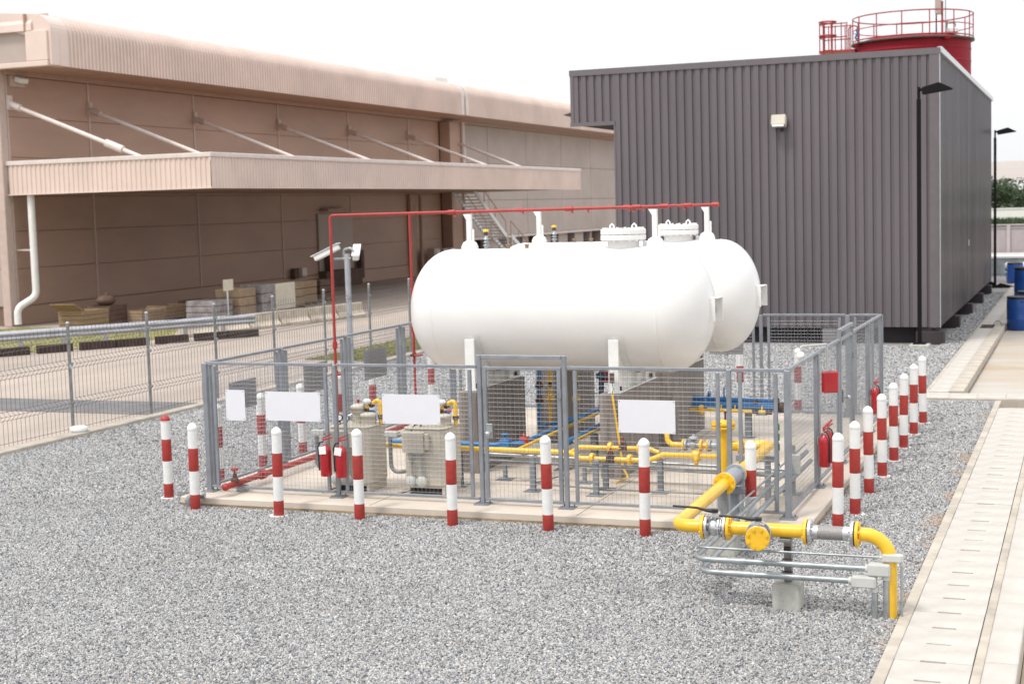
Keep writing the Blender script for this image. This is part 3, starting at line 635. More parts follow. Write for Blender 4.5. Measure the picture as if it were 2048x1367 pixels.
# ---------------------------------------------------------------- storage tanks and their piers
TR, TL, TZc, TX = .922, 4.68, 2.475, -7.375
def tank(y, label):
    t = thing('storage_tank', label, 'tank', (TX + (.05 if y > 22 else 0), y, 0), 'white storage tanks')
    half = TL / 2; dep = .56 * TR * 1.2; pr = []
    for k in range(13):
        a = PI / 2 * k / 12; pr.append((TR * math.sin(a), -half + dep - dep * math.cos(a)))
    pr += [(r, -h) for r, h in reversed(pr)]
    obj('shell', MB().lathe(pr, (0, 0, TZc), (1, 0, 0), 72), 'tank_white', t, world=False)
    wr = MB()
    for sx in (-1, 1): wr.lathe([(TR, -.02), (TR + .004, -.008), (TR + .004, .008), (TR, .02)], (sx * (half - dep), 0, TZc), (1, 0, 0), 72)
    obj('weld_seam', wr, 'tank_white', t, world=False)
    # saddles: a web with the shell's curve on a base plate, wrapped by a wear plate
    for xs in (-1.105, 1.105):
        poly = [(-.90, 1.36), (.90, 1.36), (.92, 2.08)]
        for k in range(17):
            a = math.radians(-25 - 130 * k / 16); poly.append((TR * 1.003 * math.cos(a), TZc + TR * 1.003 * math.sin(a)))
        poly.append((-.92, 2.08))
        sd_ = obj('saddle', MB().prism(poly, 'x', xs - .02, xs + .02).box((xs - .09, -.95, 1.34), (xs + .09, .95, 1.362)), 'white_paint', t, world=False)
        obj('flange_plate', MB().box((xs - .075, -.945, 1.363), (xs + .075, -.905, 2.10)).box((xs - .075, .905, 1.363), (xs + .075, .945, 2.10)), 'white_paint', sd_, .004, world=False)
        rb = MB()
        for yr in (-.45, 0, .45): rb.box((xs - .075, yr - .012, 1.363), (xs + .075, yr + .012, TZc - math.sqrt(TR * TR - yr * yr) - .001))
        obj('rib', rb, 'white_paint', sd_, world=False)
        ar = []
        for k in range(21):
            a = math.radians(-20 - 140 * k / 20); ar.append((a, TR + .012))
        vs = [(xs + dx, r * math.cos(a), TZc + r * math.sin(a)) for a, r in ar for dx in (-.12, .12)]
        obj('wear_plate', MB().add(vs, [(2 * i, 2 * i + 1, 2 * i + 3, 2 * i + 2) for i in range(20)], True), 'white_paint', sd_, world=False)
        obj('anchor_nut', MB().cyl((xs + .05, -.8, 1.362), (xs + .05, -.8, 1.43), .025, 6).cyl((xs + .05, .8, 1.362), (xs + .05, .8, 1.43), .025, 6), 'brown_iron', sd_, world=False)
    # manhole
    mx_ = 1.005; mz = TZc + TR
    mh = obj('manhole_neck', MB().lathe([(.235, -.1), (.235, .10)], (mx_, 0, mz), n=28), 'tank_white', t, world=False)
    obj('flange', MB().disc((mx_, 0, mz + .13), (0, 0, 1), .335, .075, 32, 16, .022, .88), 'tank_white', mh, world=False)
    obj('gasket', MB().lathe([(.30, 0), (.30, .008)], (mx_, 0, mz + .166), n=28), 'brown_iron', mh, world=False)
    obj('cover', MB().disc((mx_, 0, mz + .213), (0, 0, 1), .335, .078, 32, 16, .024, .86), 'tank_white', mh, world=False)
    lg = MB()
    for dx in (-.17, .17): lg.tube([(mx_ + dx - .03, 0, mz + .25), (mx_ + dx - .03, 0, mz + .30), (mx_ + dx, 0, mz + .33), (mx_ + dx + .03, 0, mz + .30), (mx_ + dx + .03, 0, mz + .25)], .014, 6)
    obj('lifting_lug', lg, 'tank_white', mh, world=False)
    # pipe stands, relief valve, small fittings
    for xs in (-1.44, 1.49):
        ps = obj('pipe_stand', MB().box((xs - .035, -.035, TZc + TR - .01), (xs + .035, .035, 3.93)), 'white_paint', t, world=False)
        obj('stand_pad', MB().lathe([(.135, -.05), (.13, .06), (.10, .12), (.045, .15)], (xs, 0, TZc + TR - .02), (0, 0, 1), 20), 'white_paint', ps, world=False)
        obj('stand_gusset', MB().box((xs + .036, -.01, TZc + TR), (xs + .075, .01, TZc + TR + .3)).prism([(xs - .09, 3.93), (xs - .035, 3.93), (xs - .035, 3.84)], 'y', -.03, .03), 'white_paint', ps, world=False)
    vx = -1.17
    rv = obj('relief_valve', MB().lathe([(.03, -.02), (.03, .04), (.05, .045), (.05, .06), (.026, .065), (.026, .09), (.048, .092), (.048, .105), (.026, .11), (.026, .135), (.046, .137), (.046, .15), (.026, .155), (.03, .20)], (vx, 0, TZc + TR), n=14), 'galv', t, world=False)
    obj('vent_stem', MB().cyl((vx, 0, TZc + TR + .2), (vx, 0, TZc + TR + .255), .032, 10), 'brown_iron', rv, world=False)
    obj('rain_cap', MB().lathe([(.045, 0), (.045, .03), (.02, .04)], (vx, 0, TZc + TR + .255), n=12), 'yellow_paint', rv, world=False)
    for dx, nm in ((-.75, 'brass_cap'), (-.45, 'brass_cap')):
        obj(nm, MB().lathe([(.03, -.03), (.03, .04), (.04, .042), (.04, .06)], (dx - .06, 0, TZc + TR), n=10), 'wood', t, world=False)
    for dx in (-.25, .05, 1.36): obj('lifting_plate', MB().prism([(dx - .06, TZc + TR - .03), (dx + .06, TZc + TR - .03), (dx + .03, TZc + TR + .02), (dx - .03, TZc + TR + .08), (dx - .06, TZc + TR + .07)], 'y', -.012, .012), 'white_paint', t, world=False)
    # hooded level gauge on the right-hand head
    gx = half
    gh = obj('gauge_hood', MB().box((gx - .17, -.16, 2.30), (gx + .06, -.148, 2.63)).box((gx - .17, .148, 2.30), (gx + .10, .16, 2.63)).box((gx - .17, -.16, 2.63), (gx + .10, .16, 2.642)), 'white_paint', t, .003, world=False)
    obj('gauge_dial', MB().lathe([(.07, 0), (.07, .05), (.055, .06)], (gx - .03, 0, 2.46), (1, 0, 0), 16), 'galv', gh, world=False)
    return t
tank(21.05, 'nearer white horizontal storage tank behind the front mesh fence')
tank(24.02, 'farther white horizontal storage tank, half hidden behind the nearer one')
for xa, xb, nm in ((-8.66, -8.36, 'left'), (-6.48, -6.17, 'right')):
    for y0, y1, wt in ((20.05, 22.06, 'nearer'), (22.95, 25.02, 'farther')):
        x0, x1 = (xa + .15, xb + .2) if (nm, wt) == ('left', 'farther') else (xa, xb)
        obj('concrete_pier', MB().box((x0, y0, .12), (x1, y1, 1.335)), 'pier_concrete', None, .012, loc=((x0 + x1) / 2, (y0 + y1) / 2, .12), label=f'brown concrete pier under the {nm} saddle of the {wt} white tank', cat='pier', group='concrete piers under the tanks')

# red sprinkler pipes over each tank, with riser
def sprinkler(y, xe, label):
    t = thing('sprinkler_pipe', label, 'fire pipe', (-11.2, y, .12), 'red sprinkler pipes above the tanks')
    zt = 3.965
    obj('pipe', MB().tube(fillet([(-11.2, y, .12), (-11.2, y, zt), (xe, y, zt)], .06), .023, 12), 'red_pipe', t)
    j = MB()
    for x in (-9.1, -7.2, -6.15, xe): j.tube([(x - .06, y, zt), (x + .06, y, zt)], .036, 12)
    j.tube([(-11.2, y, 1.86), (-11.2, y, 1.96)], .04, 12).tube([(-11.2, y, 1.45), (-11.2, y, 1.5)], .036, 12)
    obj('coupling', j, 'red_pipe', t)
    nz = MB()
    for x in (-9.05, -7.15, -6.9, -6.2):
        nz.lathe([(.012, 0), (.014, -.03), (.026, -.05)], (x, y, zt - .02), n=8)
    obj('spray_nozzle', nz, 'red_pipe', t)
    v = obj('valve', MB().tube([(-11.2, y - .02, 1.45), (-11.2, y - .12, 1.45)], .028, 8), 'brown_iron', t)
    obj('valve_handle', MB().tube([(-11.13, y - .13, 1.45), (-10.98, y - .13, 1.46)], .018, 6), 'red_pipe', v)
sprinkler(21.05, -5.74, 'thin red sprinkler pipe over the nearer tank on a tall riser at left')
sprinkler(24.02, -5.69, 'thin red sprinkler pipe over the farther tank, riser beside the tank end')
fp = thing('fire_main', 'thick red pipe lying along the left edge of the concrete pad', 'fire pipe', (-11.15, 17.3, .12))
obj('pipe', MB().tube([(-11.16, 17.62, .26), (-11.15, 25.4, .26)], .043, 14), 'red_pipe', fp)
obj('coupling', MB().tube([(-11.16, 18.55, .26), (-11.16, 18.65, .26)], .068, 14).tube([(-11.16, 20.6, .26), (-11.16, 20.7, .26)], .068, 14).sphere((-11.16, 17.60, .26), .055), 'red_pipe', fp)
v = obj('valve', MB().tube([(-11.16, 17.85, .29), (-11.16, 17.85, .40)], .03, 8).sphere((-11.16, 17.85, .30), .06), 'brown_iron', fp)
obj('valve_wheel', MB().disc((-11.16, 17.85, .47), (0, 0, 1), .06, .02, 14).cyl((-11.16, 17.85, .4), (-11.16, 17.85, .47), .012, 6), 'red_paint', v)
for y in (18.0, 20.3, 23): obj('support', MB().box((-11.24, y, .12), (-11.08, y + .08, .21)), 'galv', fp)
el = thing('drain_elbow', 'small grey pipe elbow coming out of the gravel at the left pad corner', 'pipe', (-11.62, 17.35, 0))
obj('elbow', MB().tube(fillet([(-11.62, 17.38, -.03), (-11.62, 17.38, .16), (-11.4, 17.45, .16)], .07), .045, 12), 'galv', el); obj('collar', MB().cyl((-11.62, 17.38, .06), (-11.62, 17.38, .11), .058, 12), 'galv', el)

# ---------------------------------------------------------------- mesh enclosure
ZB, ZT = .20, 1.945
def wire_panel(mb, p0, p1, z0, z1, cell=.059, r=.0021):
    p0, p1 = Vector(p0), Vector(p1); L = (p1 - p0).length; t = (p1 - p0) / L; nrm = Vector((-t.y, t.x))
    def bar(a, b, u, w):
        q = []
        for base in (a, b):
            for k in range(3):
                th = 2 * PI * k / 3; q.append(base + u * (r * math.cos(th)) + w * (r * math.sin(th)))
        mb.add(q, [(0, 1, 4, 3), (1, 2, 5, 4), (2, 0, 3, 5)])
    n3 = Vector((nrm.x, nrm.y, 0)); t3 = Vector((t.x, t.y, 0)); z3 = Vector((0, 0, 1))
    s = cell * .5
    while s < L:
        q = p0 + t * s; bar(Vector((q.x, q.y, z0)), Vector((q.x, q.y, z1)), t3, n3); s += cell
    z = z0 + cell * .5
    while z < z1:
        a = p0 + nrm * r * 1.6; b = p1 + nrm * r * 1.6; bar(Vector((a.x, a.y, z)), Vector((b.x, b.y, z)), z3, n3); z += cell
def fence_side(label, p0, p1, posts, skip=(), portal=None, base_z=.12, corners=(True, True)):
    """posts: distances along the run; skip: bays left open for a gate"""
    p0, p1 = Vector(p0), Vector(p1); L = (p1 - p0).length; t = (p1 - p0) / L; rz = math.atan2(t.y, t.x)
    f = thing('mesh_fence', label, 'fence', (p0.x, p0.y, base_z), 'grey mesh fence round the tanks')
    at = lambda s: p0 + t * s
    for i, s in enumerate(posts):
        q = at(s); h = ZT - .0; corner = i in (0, len(posts) - 1)
        if portal and i in portal: h = 2.10
        po = obj('post', MB().obox((q.x, q.y, (h + base_z) / 2 + .005), (.075 if corner else .056, .072 if corner else .056, h - base_z - .01), rz), 'grey_fence', f, .006)
        pl = MB().obox((q.x, q.y, base_z + .008), (.20, .20, .014), rz)
        for a in (-.07, .07):
            for b in (-.07, .07): pl.tube([(q.x + a, q.y + b, base_z + .015), (q.x + a, q.y + b, base_z + .04)], .01, 6)
        obj('base_plate', pl, 'grey_fence', po)
    for i, (s0, s1) in enumerate(zip(posts, posts[1:])):
        if i in skip:
            a, b = at(s0), at(s1); m_ = (a + b) / 2
            obj('lintel', MB().obox((m_.x, m_.y, 2.075), (s1 - s0 - .066, .055, .05), rz), 'grey_fence', f, .005); continue
        a, b = at(s0 + .14), at(s1 - .14); a2, b2 = at(s0 + .04), at(s1 - .04); m_ = (a2 + b2) / 2
        fr = MB()
        for q in (a, b): fr.obox((q.x, q.y, (ZB + ZT - .036) / 2 + .005), (.045, .042, ZT - ZB - .055), rz)
        fr.obox((m_.x, m_.y, ZT), (s1 - s0 - .076, .044, .04), rz).obox((m_.x, m_.y, ZB - .005), (s1 - s0 - .076, .04, .036), rz)
        pn = obj('panel_frame', fr, 'grey_fence', f, .004)
        w = MB(); wire_panel(w, at(s0 + .165), at(s1 - .165), ZB + .015, ZT - .02)
        obj('wire_mesh', w, 'wire', pn, kind='stuff')
    return f
XL, XR, YF, YR = -11.63, -3.40, 17.95, 26.75
fence_side('front run of the grey mesh fence, carrying the big blank signs and the gate', (XL, YF), (XR, YF), [0, 2.05, 4.19, 5.37, 7.51, 8.23], skip=(2,), portal=(2, 3))
fence_side('left run of the grey mesh fence beside the red fire pipe', (XL, YF + .08), (XL, YR), [2.05, 4.2, 6.35, 8.72])
# the left run starts at the front corner post, so its first panel is added on its own
lf = [o for o in C.objects if o.name.startswith('mesh_fence')][-1]
def first_panel(f, a, b, horizontal):
    a, b = Vector(a), Vector(b); m_ = (a + b) / 2; rz = math.atan2(b.y - a.y, b.x - a.x); L = (b - a).length; t = (b - a) / L
    fr = MB()
    for q in (a + t * .1, b - t * .1): fr.obox((q.x, q.y, (ZB + ZT - .036) / 2 + .005), (.045, .042, ZT - ZB - .055), rz)
    fr.obox((m_.x, m_.y, ZT), (L, .044, .04), rz).obox((m_.x, m_.y, ZB - .005), (L, .04, .036), rz)
    pn = obj('panel_frame', fr, 'grey_fence', f, .004); w = MB(); wire_panel(w, a + t * .125, b - t * .125, ZB + .015, ZT - .02); obj('wire_mesh', w, 'wire', pn, kind='stuff')
first_panel(lf, (XL, YF + .042), (XL, YF + .08 + 2.05 - .035), False)
fr_ = fence_side('right run of the grey mesh fence with the red box and the side gate', (XR, YF + .08), (XR, YR), [2.03, 3.99, 5.22, 7.05, 8.72], skip=(1,), portal=(1, 2))
first_panel(fr_, (XR, YF + .042), (XR, YF + .08 + 2.03 - .035), False)
bk = fence_side('back run of the grey mesh fence before the dark building', (XL + .1, YR), (XR - .1, YR), [1.9, 3.95, 6.0, 7.55])
first_panel(bk, (XL + .045, YR), (XL + .1 + 1.9 - .035, YR), True)
first_panel(bk, (XL + .1 + 7.55 + .035, YR), (XR - .045, YR), True)
def gate(label, p0, p1):
    p0, p1 = Vector(p0), Vector(p1); L = (p1 - p0).length; t = (p1 - p0) / L; m_ = (p0 + p1) / 2; rz = math.atan2(t.y, t.x)
    g_ = thing('mesh_gate', label, 'gate', (p0.x, p0.y, .12), 'grey mesh gates')
    fr = MB()
    for q in (p0 + t * .03, p1 - t * .03): fr.obox((q.x, q.y, 1.06), (.05, .046, 1.70), rz)
    fr.obox((m_.x, m_.y, 1.93), (L, .046, .04), rz).obox((m_.x, m_.y, .19), (L, .046, .04), rz)
    obj('gate_frame', fr, 'grey_fence', g_, .004)
    w = MB(); wire_panel(w, p0 + t * .055, p1 - t * .055, .21, 1.91); obj('wire_mesh', w, 'wire', g_, kind='stuff')
    q = p0 + t * .09; n = Vector((t.y, -t.x))
    lk = obj('lock_case', MB().obox((q.x + n.x * .035, q.y + n.y * .035, 1.10), (.085, .025, .20), rz), 'galv', g_, .006)
    k = q + n * .05
    obj('door_knob', MB().cyl((k.x, k.y, 1.08), (k.x + n.x * .05, k.y + n.y * .05, 1.08), .014, 8).sphere((k.x + n.x * .06, k.y + n.y * .06, 1.08), .034, 12, 8), 'steel', lk)
    for z in (.55, 1.6):
        q = p1 - t * .005; obj('hinge', MB().cyl((q.x + n.x * .03, q.y + n.y * .03, z - .05), (q.x + n.x * .03, q.y + n.y * .03, z + .05), .016, 8), 'grey_fence', g_)
gate('front mesh gate with a knob lock between the signs, before the left tank pier', (XL + 4.19 + .045, YF), (XL + 5.37 - .045, YF))
gate('side mesh gate with a round knob in the right fence run', (XR, YF + .08 + 3.99 + .045), (XR, YF + .08 + 5.22 - .045))

# blank sign boards
def sign(x0, x1, z0, z1, label):
    y = YF - .045
    t = thing('sign_board', label, 'sign', ((x0 + x1) / 2, y, z0), 'blank white boards on the front fence')
    obj('board', MB().box((x0, y - .006, z0), (x1, y, z1)), 'sign_white', t)
    sc = MB()
    for x in (x0 + .02, x1 - .02):
        for z in (z0 + .02, z1 - .02): sc.tube([(x, y - .0105, z), (x, y - .0062, z)], .005, 6)
    obj('screw', sc, 'black_metal', t)
sign(-11.284, -10.975, 1.15, 1.582, 'small upright blank white sign nearest the left corner of the front fence')
sign(-10.645, -9.79, 1.165, 1.568, 'wide blank white sign just left of the two paired fire extinguishers')
sign(-8.846, -8.00, 1.167, 1.566, 'wide blank white sign in front of the second beige vaporizer')
sign(-5.533, -4.793, 1.136, 1.555, 'blank white sign right of the gate, before the right tank pier')
for i, (a, b, z0, z1) in enumerate(((18.62, 19.38, 1.16, 1.58), (20.85, 21.62, 1.14, 1.59), (22.98, 23.87, 1.10, 1.62))):
    obj('sign_board', MB().box((XL - .05, a, z0), (XL - .042, b, z1)), 'sign_back', None, loc=(XL - .046, (a + b) / 2, z0), cat='sign', group='boards seen from behind on the left fence',
        label=['grey back of a board on the left fence, seen beyond the small blank sign', 'grey back of a board midway along the left mesh fence', 'grey back of a board on the left fence near its rear end'][i])
for a, b, z0, z1, l in ((-6.50, -5.87, 1.22, 1.62, 'grey back of a board on the rear fence below the farther tank'), (-4.43, -3.95, 1.40, 1.70, 'grey back of a board on the rear fence near the right corner')):
    obj('sign_board', MB().box((a, YR + .042, z0), (b, YR + .05, z1)), 'sign_back', None, loc=((a + b) / 2, YR + .046, z0), label=l, cat='sign', group='boards seen from behind on the rear fence')

# ---------------------------------------------------------------- bollards
def bollard_proto():
    t = thing('bollard', 'x', 'bollard', (0, 0, 0), 'red and white bollards round the enclosure')
    obj('tube', MB().lathe([(.067, -.1), (.067, 1.10)], n=20), 'bollard_white', t, world=False)
    obj('cap', MB().lathe([(.067, 1.10), (.070, 1.105), (.070, 1.135), (.058, 1.165), (.028, 1.192), (.004, 1.20)], n=20), 'white_cap', t, world=False)
    for z0, z1 in ((.0, .215), (.535, .855)):
        obj('red_band', MB().lathe([(.0675, z0 + .002), (.0685, z0 + .006), (.0685, z1 - .006), (.0675, z1 - .002)], n=20), 'red_paint', t, world=False)
    return t
bp0 = bollard_proto()
B = [(-12.30, 17.90, 'red-tipped bollard, outermost at the far left of the enclosure'), (-11.44, 17.26, 'bollard before the left corner post of the fence, by the red pipe end'),
     (-10.06, 17.14, 'bollard just right of the left fence panel, left of the twin extinguishers'), (-8.88, 17.19, 'bollard right beside the twin fire extinguishers'),
     (-7.53, 17.13, 'bollard in front of the second beige vaporizer'), (-6.23, 17.12, 'bollard standing before the front mesh gate'),
     (-4.99, 17.14, 'bollard under the right-hand blank sign of the front fence'), (-3.71, 17.20, 'bollard between the yellow gas pipe and the right corner post'),
     (-2.81, 17.98, 'nearest bollard of the right row, behind the braided pipe joint'), (-2.745, 18.97, 'second nearest bollard of the right row, on a white splash'),
     (-2.76, 20.38, 'third bollard of the right row, right of the paired extinguishers'), (-2.75, 21.69, 'fourth bollard of the right row'),
     (-2.745, 23.03, 'fifth bollard of the right row, before the lone extinguisher'), (-2.74, 24.27, 'sixth bollard of the right row'),
     (-2.735, 25.70, 'second farthest bollard of the right row'), (-2.71, 27.0, 'farthest bollard of the right row, next to the drain covers'),
     (-12.23, 19.15, 'bollard seen through the mesh left of the small blank sign'), (-12.23, 20.42, 'bollard seen through the mesh between the two left signs'),
     (-12.23, 21.72, 'bollard half hidden behind the wide left sign'), (-12.24, 23.05, 'bollard behind the first beige vaporizer, beyond the left fence'),
     (-12.25, 24.4, 'bollard beyond the left fence above the first vaporizer turret'), (-12.27, 25.7, 'bollard beyond the left fence beside the second red riser'), (-12.28, 27.1, 'last bollard of the left row, under the tank end'),
     (-6.24, 28.2, 'bollard behind the rear fence, under the farther tank'), (-5.15, 28.25, 'bollard behind the rear fence, seen beside the red box')]
BO = [bp0] + [dup(bp0) for _ in B[1:]]
for i, (x, y, l) in enumerate(B):
    o = BO[i]
    o['label'] = l; o.location = (x, y, 0); o.rotation_euler = (random.uniform(-.012, .012), random.uniform(-.012, .012), random.uniform(0, 6))
    if i in (0, 2, 9, 11, 13, 14, 17, 12, 15):
        ring_ = [(.067, .012)] + [(.11 + .03 * random.random(), .016), (.13, .002)]
        obj('paint_splash', MB().lathe(ring_, n=14), 'white_paint', o, world=False)
    if i == 0: obj('cap_tip', MB().lathe([(.0705, 1.118), (.0705, 1.136), (.0588, 1.167), (.029, 1.1935), (.004, 1.203)], n=20), 'red_pipe', o, world=False)
    if i == 7: obj('tape', MB().tube([(.069, -.01, .42), (.05, -.055, .425), (0, -.074, .42), (-.05, -.055, .43)], .007, 6), 'blue_pipe', o, world=False)
# ---------------------------------------------------------------- vaporizers
def vaporizer(x, y, label):
    t = thing('vaporizer', label, 'vaporizer', (x, y, .12), 'beige vaporizers')
    c = .07; w, d = .31, .32
    poly = [(-w + c, -d), (w - c, -d), (w, -d + c), (w, d - c), (w - c, d), (-w + c, d), (-w, d - c), (-w, -d + c)]
    body = obj('cabinet', MB().prism(poly, 'z', .13, .90), 'beige_cabinet', t, .008, world=False)
    obj('lid', MB().prism([(a * 1.03, b * 1.03) for a, b in poly], 'z', .905, .925), 'beige_cabinet', body, .004, world=False)
    bs = obj('base_frame', MB().box((-.28, -.28, 0), (-.24, .28, .129)).box((.24, -.28, 0), (.28, .28, .129)).box((-.24, -.26, .09), (.24, -.22, .129)).box((-.24, .22, .0), (.24, .26, .129)), 'beige_cabinet', t, world=False)
    obj('burner_gap', MB().box((-.235, -.2, .005), (.235, .2, .085)), 'plinth_dark', bs, world=False)
    cb = obj('control_box', MB().box((-.27, -.44, .60), (.04, -.325, .88)).box((.041, -.40, .64), (.10, -.325, .86)), 'beige_cabinet', t, .008, world=False)
    obj('hasp', MB().box((-.14, -.448, .585), (.02, -.441, .61)), 'galv', cb, world=False)
    for dx in (-.16, .0):
        obj('riser', MB().cyl((dx, -.37, .26), (dx, -.37, .598), .016, 8), 'galv', t, world=False)
        obj('round_box', MB().lathe([(.05, -.05), (.075, -.03), (.08, .03), (.055, .055), (.015, .06)], (dx - .01, -.385, .20), (0, -1, 0), 18), 'conduit_body', t, world=False)
    tr = obj('turret', MB().lathe([(.095, 0), (.095, .20), (.11, .205), (.11, .25), (.085, .262), (.03, .275)], (-.01, .05, .925), n=20), 'beige_cabinet', t, world=False)
    obj('turret_knob', MB().cyl((-.01, .05, 1.2), (-.01, .05, 1.23), .012, 6).sphere((-.01, .05, 1.245), .026, 10, 6), 'red_pipe', tr, world=False)
    obj('side_drum', MB().lathe([(.10, 0), (.10, .11), (.115, .115), (.115, .15), (.06, .165)], (.19, -.05, .925), n=18), 'beige_cabinet', t, world=False)
    yp = obj('gas_outlet', MB().tube(fillet([(.08, .06, 1.14), (.15, .06, 1.17), (.30, .06, 1.26), (.33, .06, 1.20), (.33, .06, .92)], .06), .032, 10), 'yellow_paint', t, world=False)
    obj('union', MB().cyl((.17, .06, 1.18), (.215, .06, 1.205), .045, 10).cyl((.33, .06, 1.0), (.33, .06, 1.05), .045, 10).cyl((.085, .06, 1.13), (.11, .06, 1.15), .06, 10), 'brown_iron', yp, world=False)
    obj('regulator', MB().sphere((.14, .02, 1.24), .05, 12, 8, (1.3, 1, .8)), 'white_paint', yp, world=False)
    obj('liquid_pipe', MB().tube(fillet([(.05, .1, 1.05), (.16, .1, 1.09), (.22, .1, 1.09), (.22, .1, .93)], .03), .02, 8), 'blue_pipe', t, world=False)
    for gx, gy in ((-.22, -.12), (-.10, -.16)):
        ga = obj('gauge', MB().cyl((gx, gy, .92), (gx, gy, .98), .010, 6).lathe([(.042, -.015), (.042, .012), (.036, .013)], (gx, gy, 1.02), (.1, -1, .1), 16), 'black_metal', t, world=False)
        obj('dial', MB().lathe([(.035, 0), (.035, .003)], (gx + .0015, gy - .0145, 1.0215), (.1, -1, .1), 16), 'white_paint', ga, world=False)
    obj('fittings', MB().cyl((-.2, .02, .92), (-.2, .02, 1.08), .03, 8).sphere((-.2, .02, 1.1), .035, 8, 6).cyl((-.24, .1, .92), (-.24, .1, 1.16), .014, 6).cyl((-.17, .02, 1.02), (-.1, .05, 1.05), .016, 6), 'steel', t, world=False)
    cp = obj('feed_pipe', MB().tube(fillet([(-.60, -.12, .76), (-.60, -.12, .24), (-.31, -.12, .30)], .17), .028, 10), 'galv_old', t, world=False)
    obj('conduit_body', MB().box((-.68, -.155, .755), (-.47, -.085, .84)), 'conduit_body', cp, .012, world=False)
    obj('nipple', MB().cyl((-.475, -.12, .795), (-.305, -.12, .795), .022, 10).sphere((-.36, -.12, .80), .045, 10, 6), 'galv_old', cp, world=False)
    obj('cable', MB().tube([(-.18, -.33, .88), (-.14, -.3, .955), (-.03, -.22, 1.0), (.03, -.15, .99)], .007, 6), 'black_rubber', t, world=False)
    dv = obj('drain_valve', MB().tube([(-.2, -.30, .06), (-.34, -.46, .03)], .009, 6), 'plinth_dark', t, world=False)
    obj('drain_cap', MB().sphere((-.35, -.47, .03), .02, 8, 6), 'plinth_dark', dv, world=False)
    return t
vaporizer(-9.58, 18.60, 'beige vaporizer cabinet behind the twin fire extinguishers')
vaporizer(-8.46, 18.66, 'beige vaporizer cabinet with a control box and two round junction caps')

# ---------------------------------------------------------------- fire extinguishers
def extinguisher(x, y, z, rz, label, tagged):
    t = thing('fire_extinguisher', label, 'fire extinguisher', (x, y, z), 'red fire extinguishers on the fence', rz)
    cy = obj('cylinder', MB().lathe([(.07, 0), (.078, .015), (.078, .34), (.068, .39), (.035, .42), (.028, .44)], n=20), 'extinguisher_red', t, world=False)
    obj('valve', MB().cyl((0, 0, .435), (0, 0, .49), .022, 10), 'steel', t, world=False)
    obj('handle', MB().prism([(-.03, .485), (.10, .515), (.10, .53), (-.03, .505)], 'y', -.012, .012).prism([(-.03, .51), (.09, .565), (.09, .58), (-.03, .53)], 'y', -.012, .012), 'extinguisher_red', t, world=False)
    obj('hose', MB().tube([(-.02, -.01, .475), (-.07, -.02, .46), (-.095, -.03, .40), (-.088, -.035, .25), (-.08, -.045, .08)] if tagged else [(-.02, -.02, .475), (-.04, -.07, .46), (-.03, -.093, .38), (-.02, -.092, .2), (-.02, -.088, .06)], .011, 8), 'black_rubber', t, world=False)
    obj('bracket', MB().box((-.03, .078, .30), (.03, .098, .40)), 'galv', t, world=False)
    if tagged: obj('paper_tag', MB().obox((.0, -.088, .365), (.105, .003, .105), ry=random.uniform(-.2, .2), rx=-.12), 'white_paint', t, world=False)
extinguisher(-9.675, 17.79, .44, 0, 'red extinguisher with a white tag, left one of the pair on the front fence', True)
extinguisher(-9.44, 17.79, .43, 0, 'red extinguisher with a white tag, right one of the pair on the front fence', True)
extinguisher(-3.27, 19.86, .44, 1.2, 'red extinguisher with a black hose, front one of the pair on the right fence post', False)
extinguisher(-3.26, 20.12, .45, 1.2, 'red extinguisher half hidden behind its twin on the right fence post', False)
extinguisher(-3.27, 25.02, .44, 1.2, 'lone red extinguisher at the far end of the right mesh fence', False)
rb = thing('alarm_box', 'square red box hung on a bent white pipe over the right mesh fence', 'alarm box', (-3.32, 20.5, 1.3))
obj('case', MB().obox((-3.30, 20.52, 1.50), (.21, .12, .29), .55), 'extinguisher_red', rb, .012)
obj('hanger', MB().tube(fillet([(-3.34, 20.56, 1.65), (-3.34, 20.56, 2.02), (-3.44, 20.3, 2.03), (-3.62, 20.1, 2.03), (-3.62, 20.1, 1.9)], .03), .013, 8), 'conduit_body', rb)
obj('sounder', MB().sphere((-3.62, 20.1, 1.90), .06, 12, 8), 'white_paint', rb)

# ---------------------------------------------------------------- foreground yellow gas pipe
YP, ZP = 14.293, .793
gp = thing('gas_pipe', 'thick yellow gas pipe with two lever valves and a braided joint in the foreground', 'gas pipe', (-1.70, YP, 0))
rp_ = .066
obj('pipe_run', MB().tube([(-1.745, YP, -.05), (-1.745, YP, .56)] + [(-1.745 - .235 + .235 * math.cos(a), YP, .56 + .235 * math.sin(a)) for a in [PI / 2 * k / 9 for k in range(1, 10)]] + [(-2.03, YP, ZP + .002)], rp_, 22), 'yellow_paint', gp)
obj('pipe_run', MB().tube([(-2.52, YP, ZP), (-3.30, YP, ZP)], rp_, 22), 'yellow_paint', gp)
obj('weld_seam', MB().lathe([(rp_, -.012), (rp_ + .004, 0), (rp_, .012)], (-2.80, YP, ZP), (1, 0, 0), 22), 'yellow_paint', gp)
obj('pipe_run', MB().tube(fillet([(-3.55, YP, ZP), (-3.835, YP, ZP), (-3.843, 16.43, ZP + .02)], .16, 8), rp_, 22), 'yellow_paint', gp)
obj('pipe_run', MB().tube(fillet([(-3.848, 17.10, ZP + .02), (-3.87, 19.25, ZP + .02), (-4.42, 19.22, ZP)], .14, 8), rp_, 20), 'yellow_paint', gp)
def flange(x, y, z, ax, m, r=.125, t=.03, parent=gp, bolts=8): return obj('flange', MB().disc((x, y, z), ax, r, t, 28, bolts, .013, .8), m, parent)
flange(-2.050, YP, ZP, (1, 0, 0), 'yellow_paint'); obj('gasket', MB().disc((-2.0725, YP, ZP), (1, 0, 0), .118, .012, 24), 'black_rubber', gp)
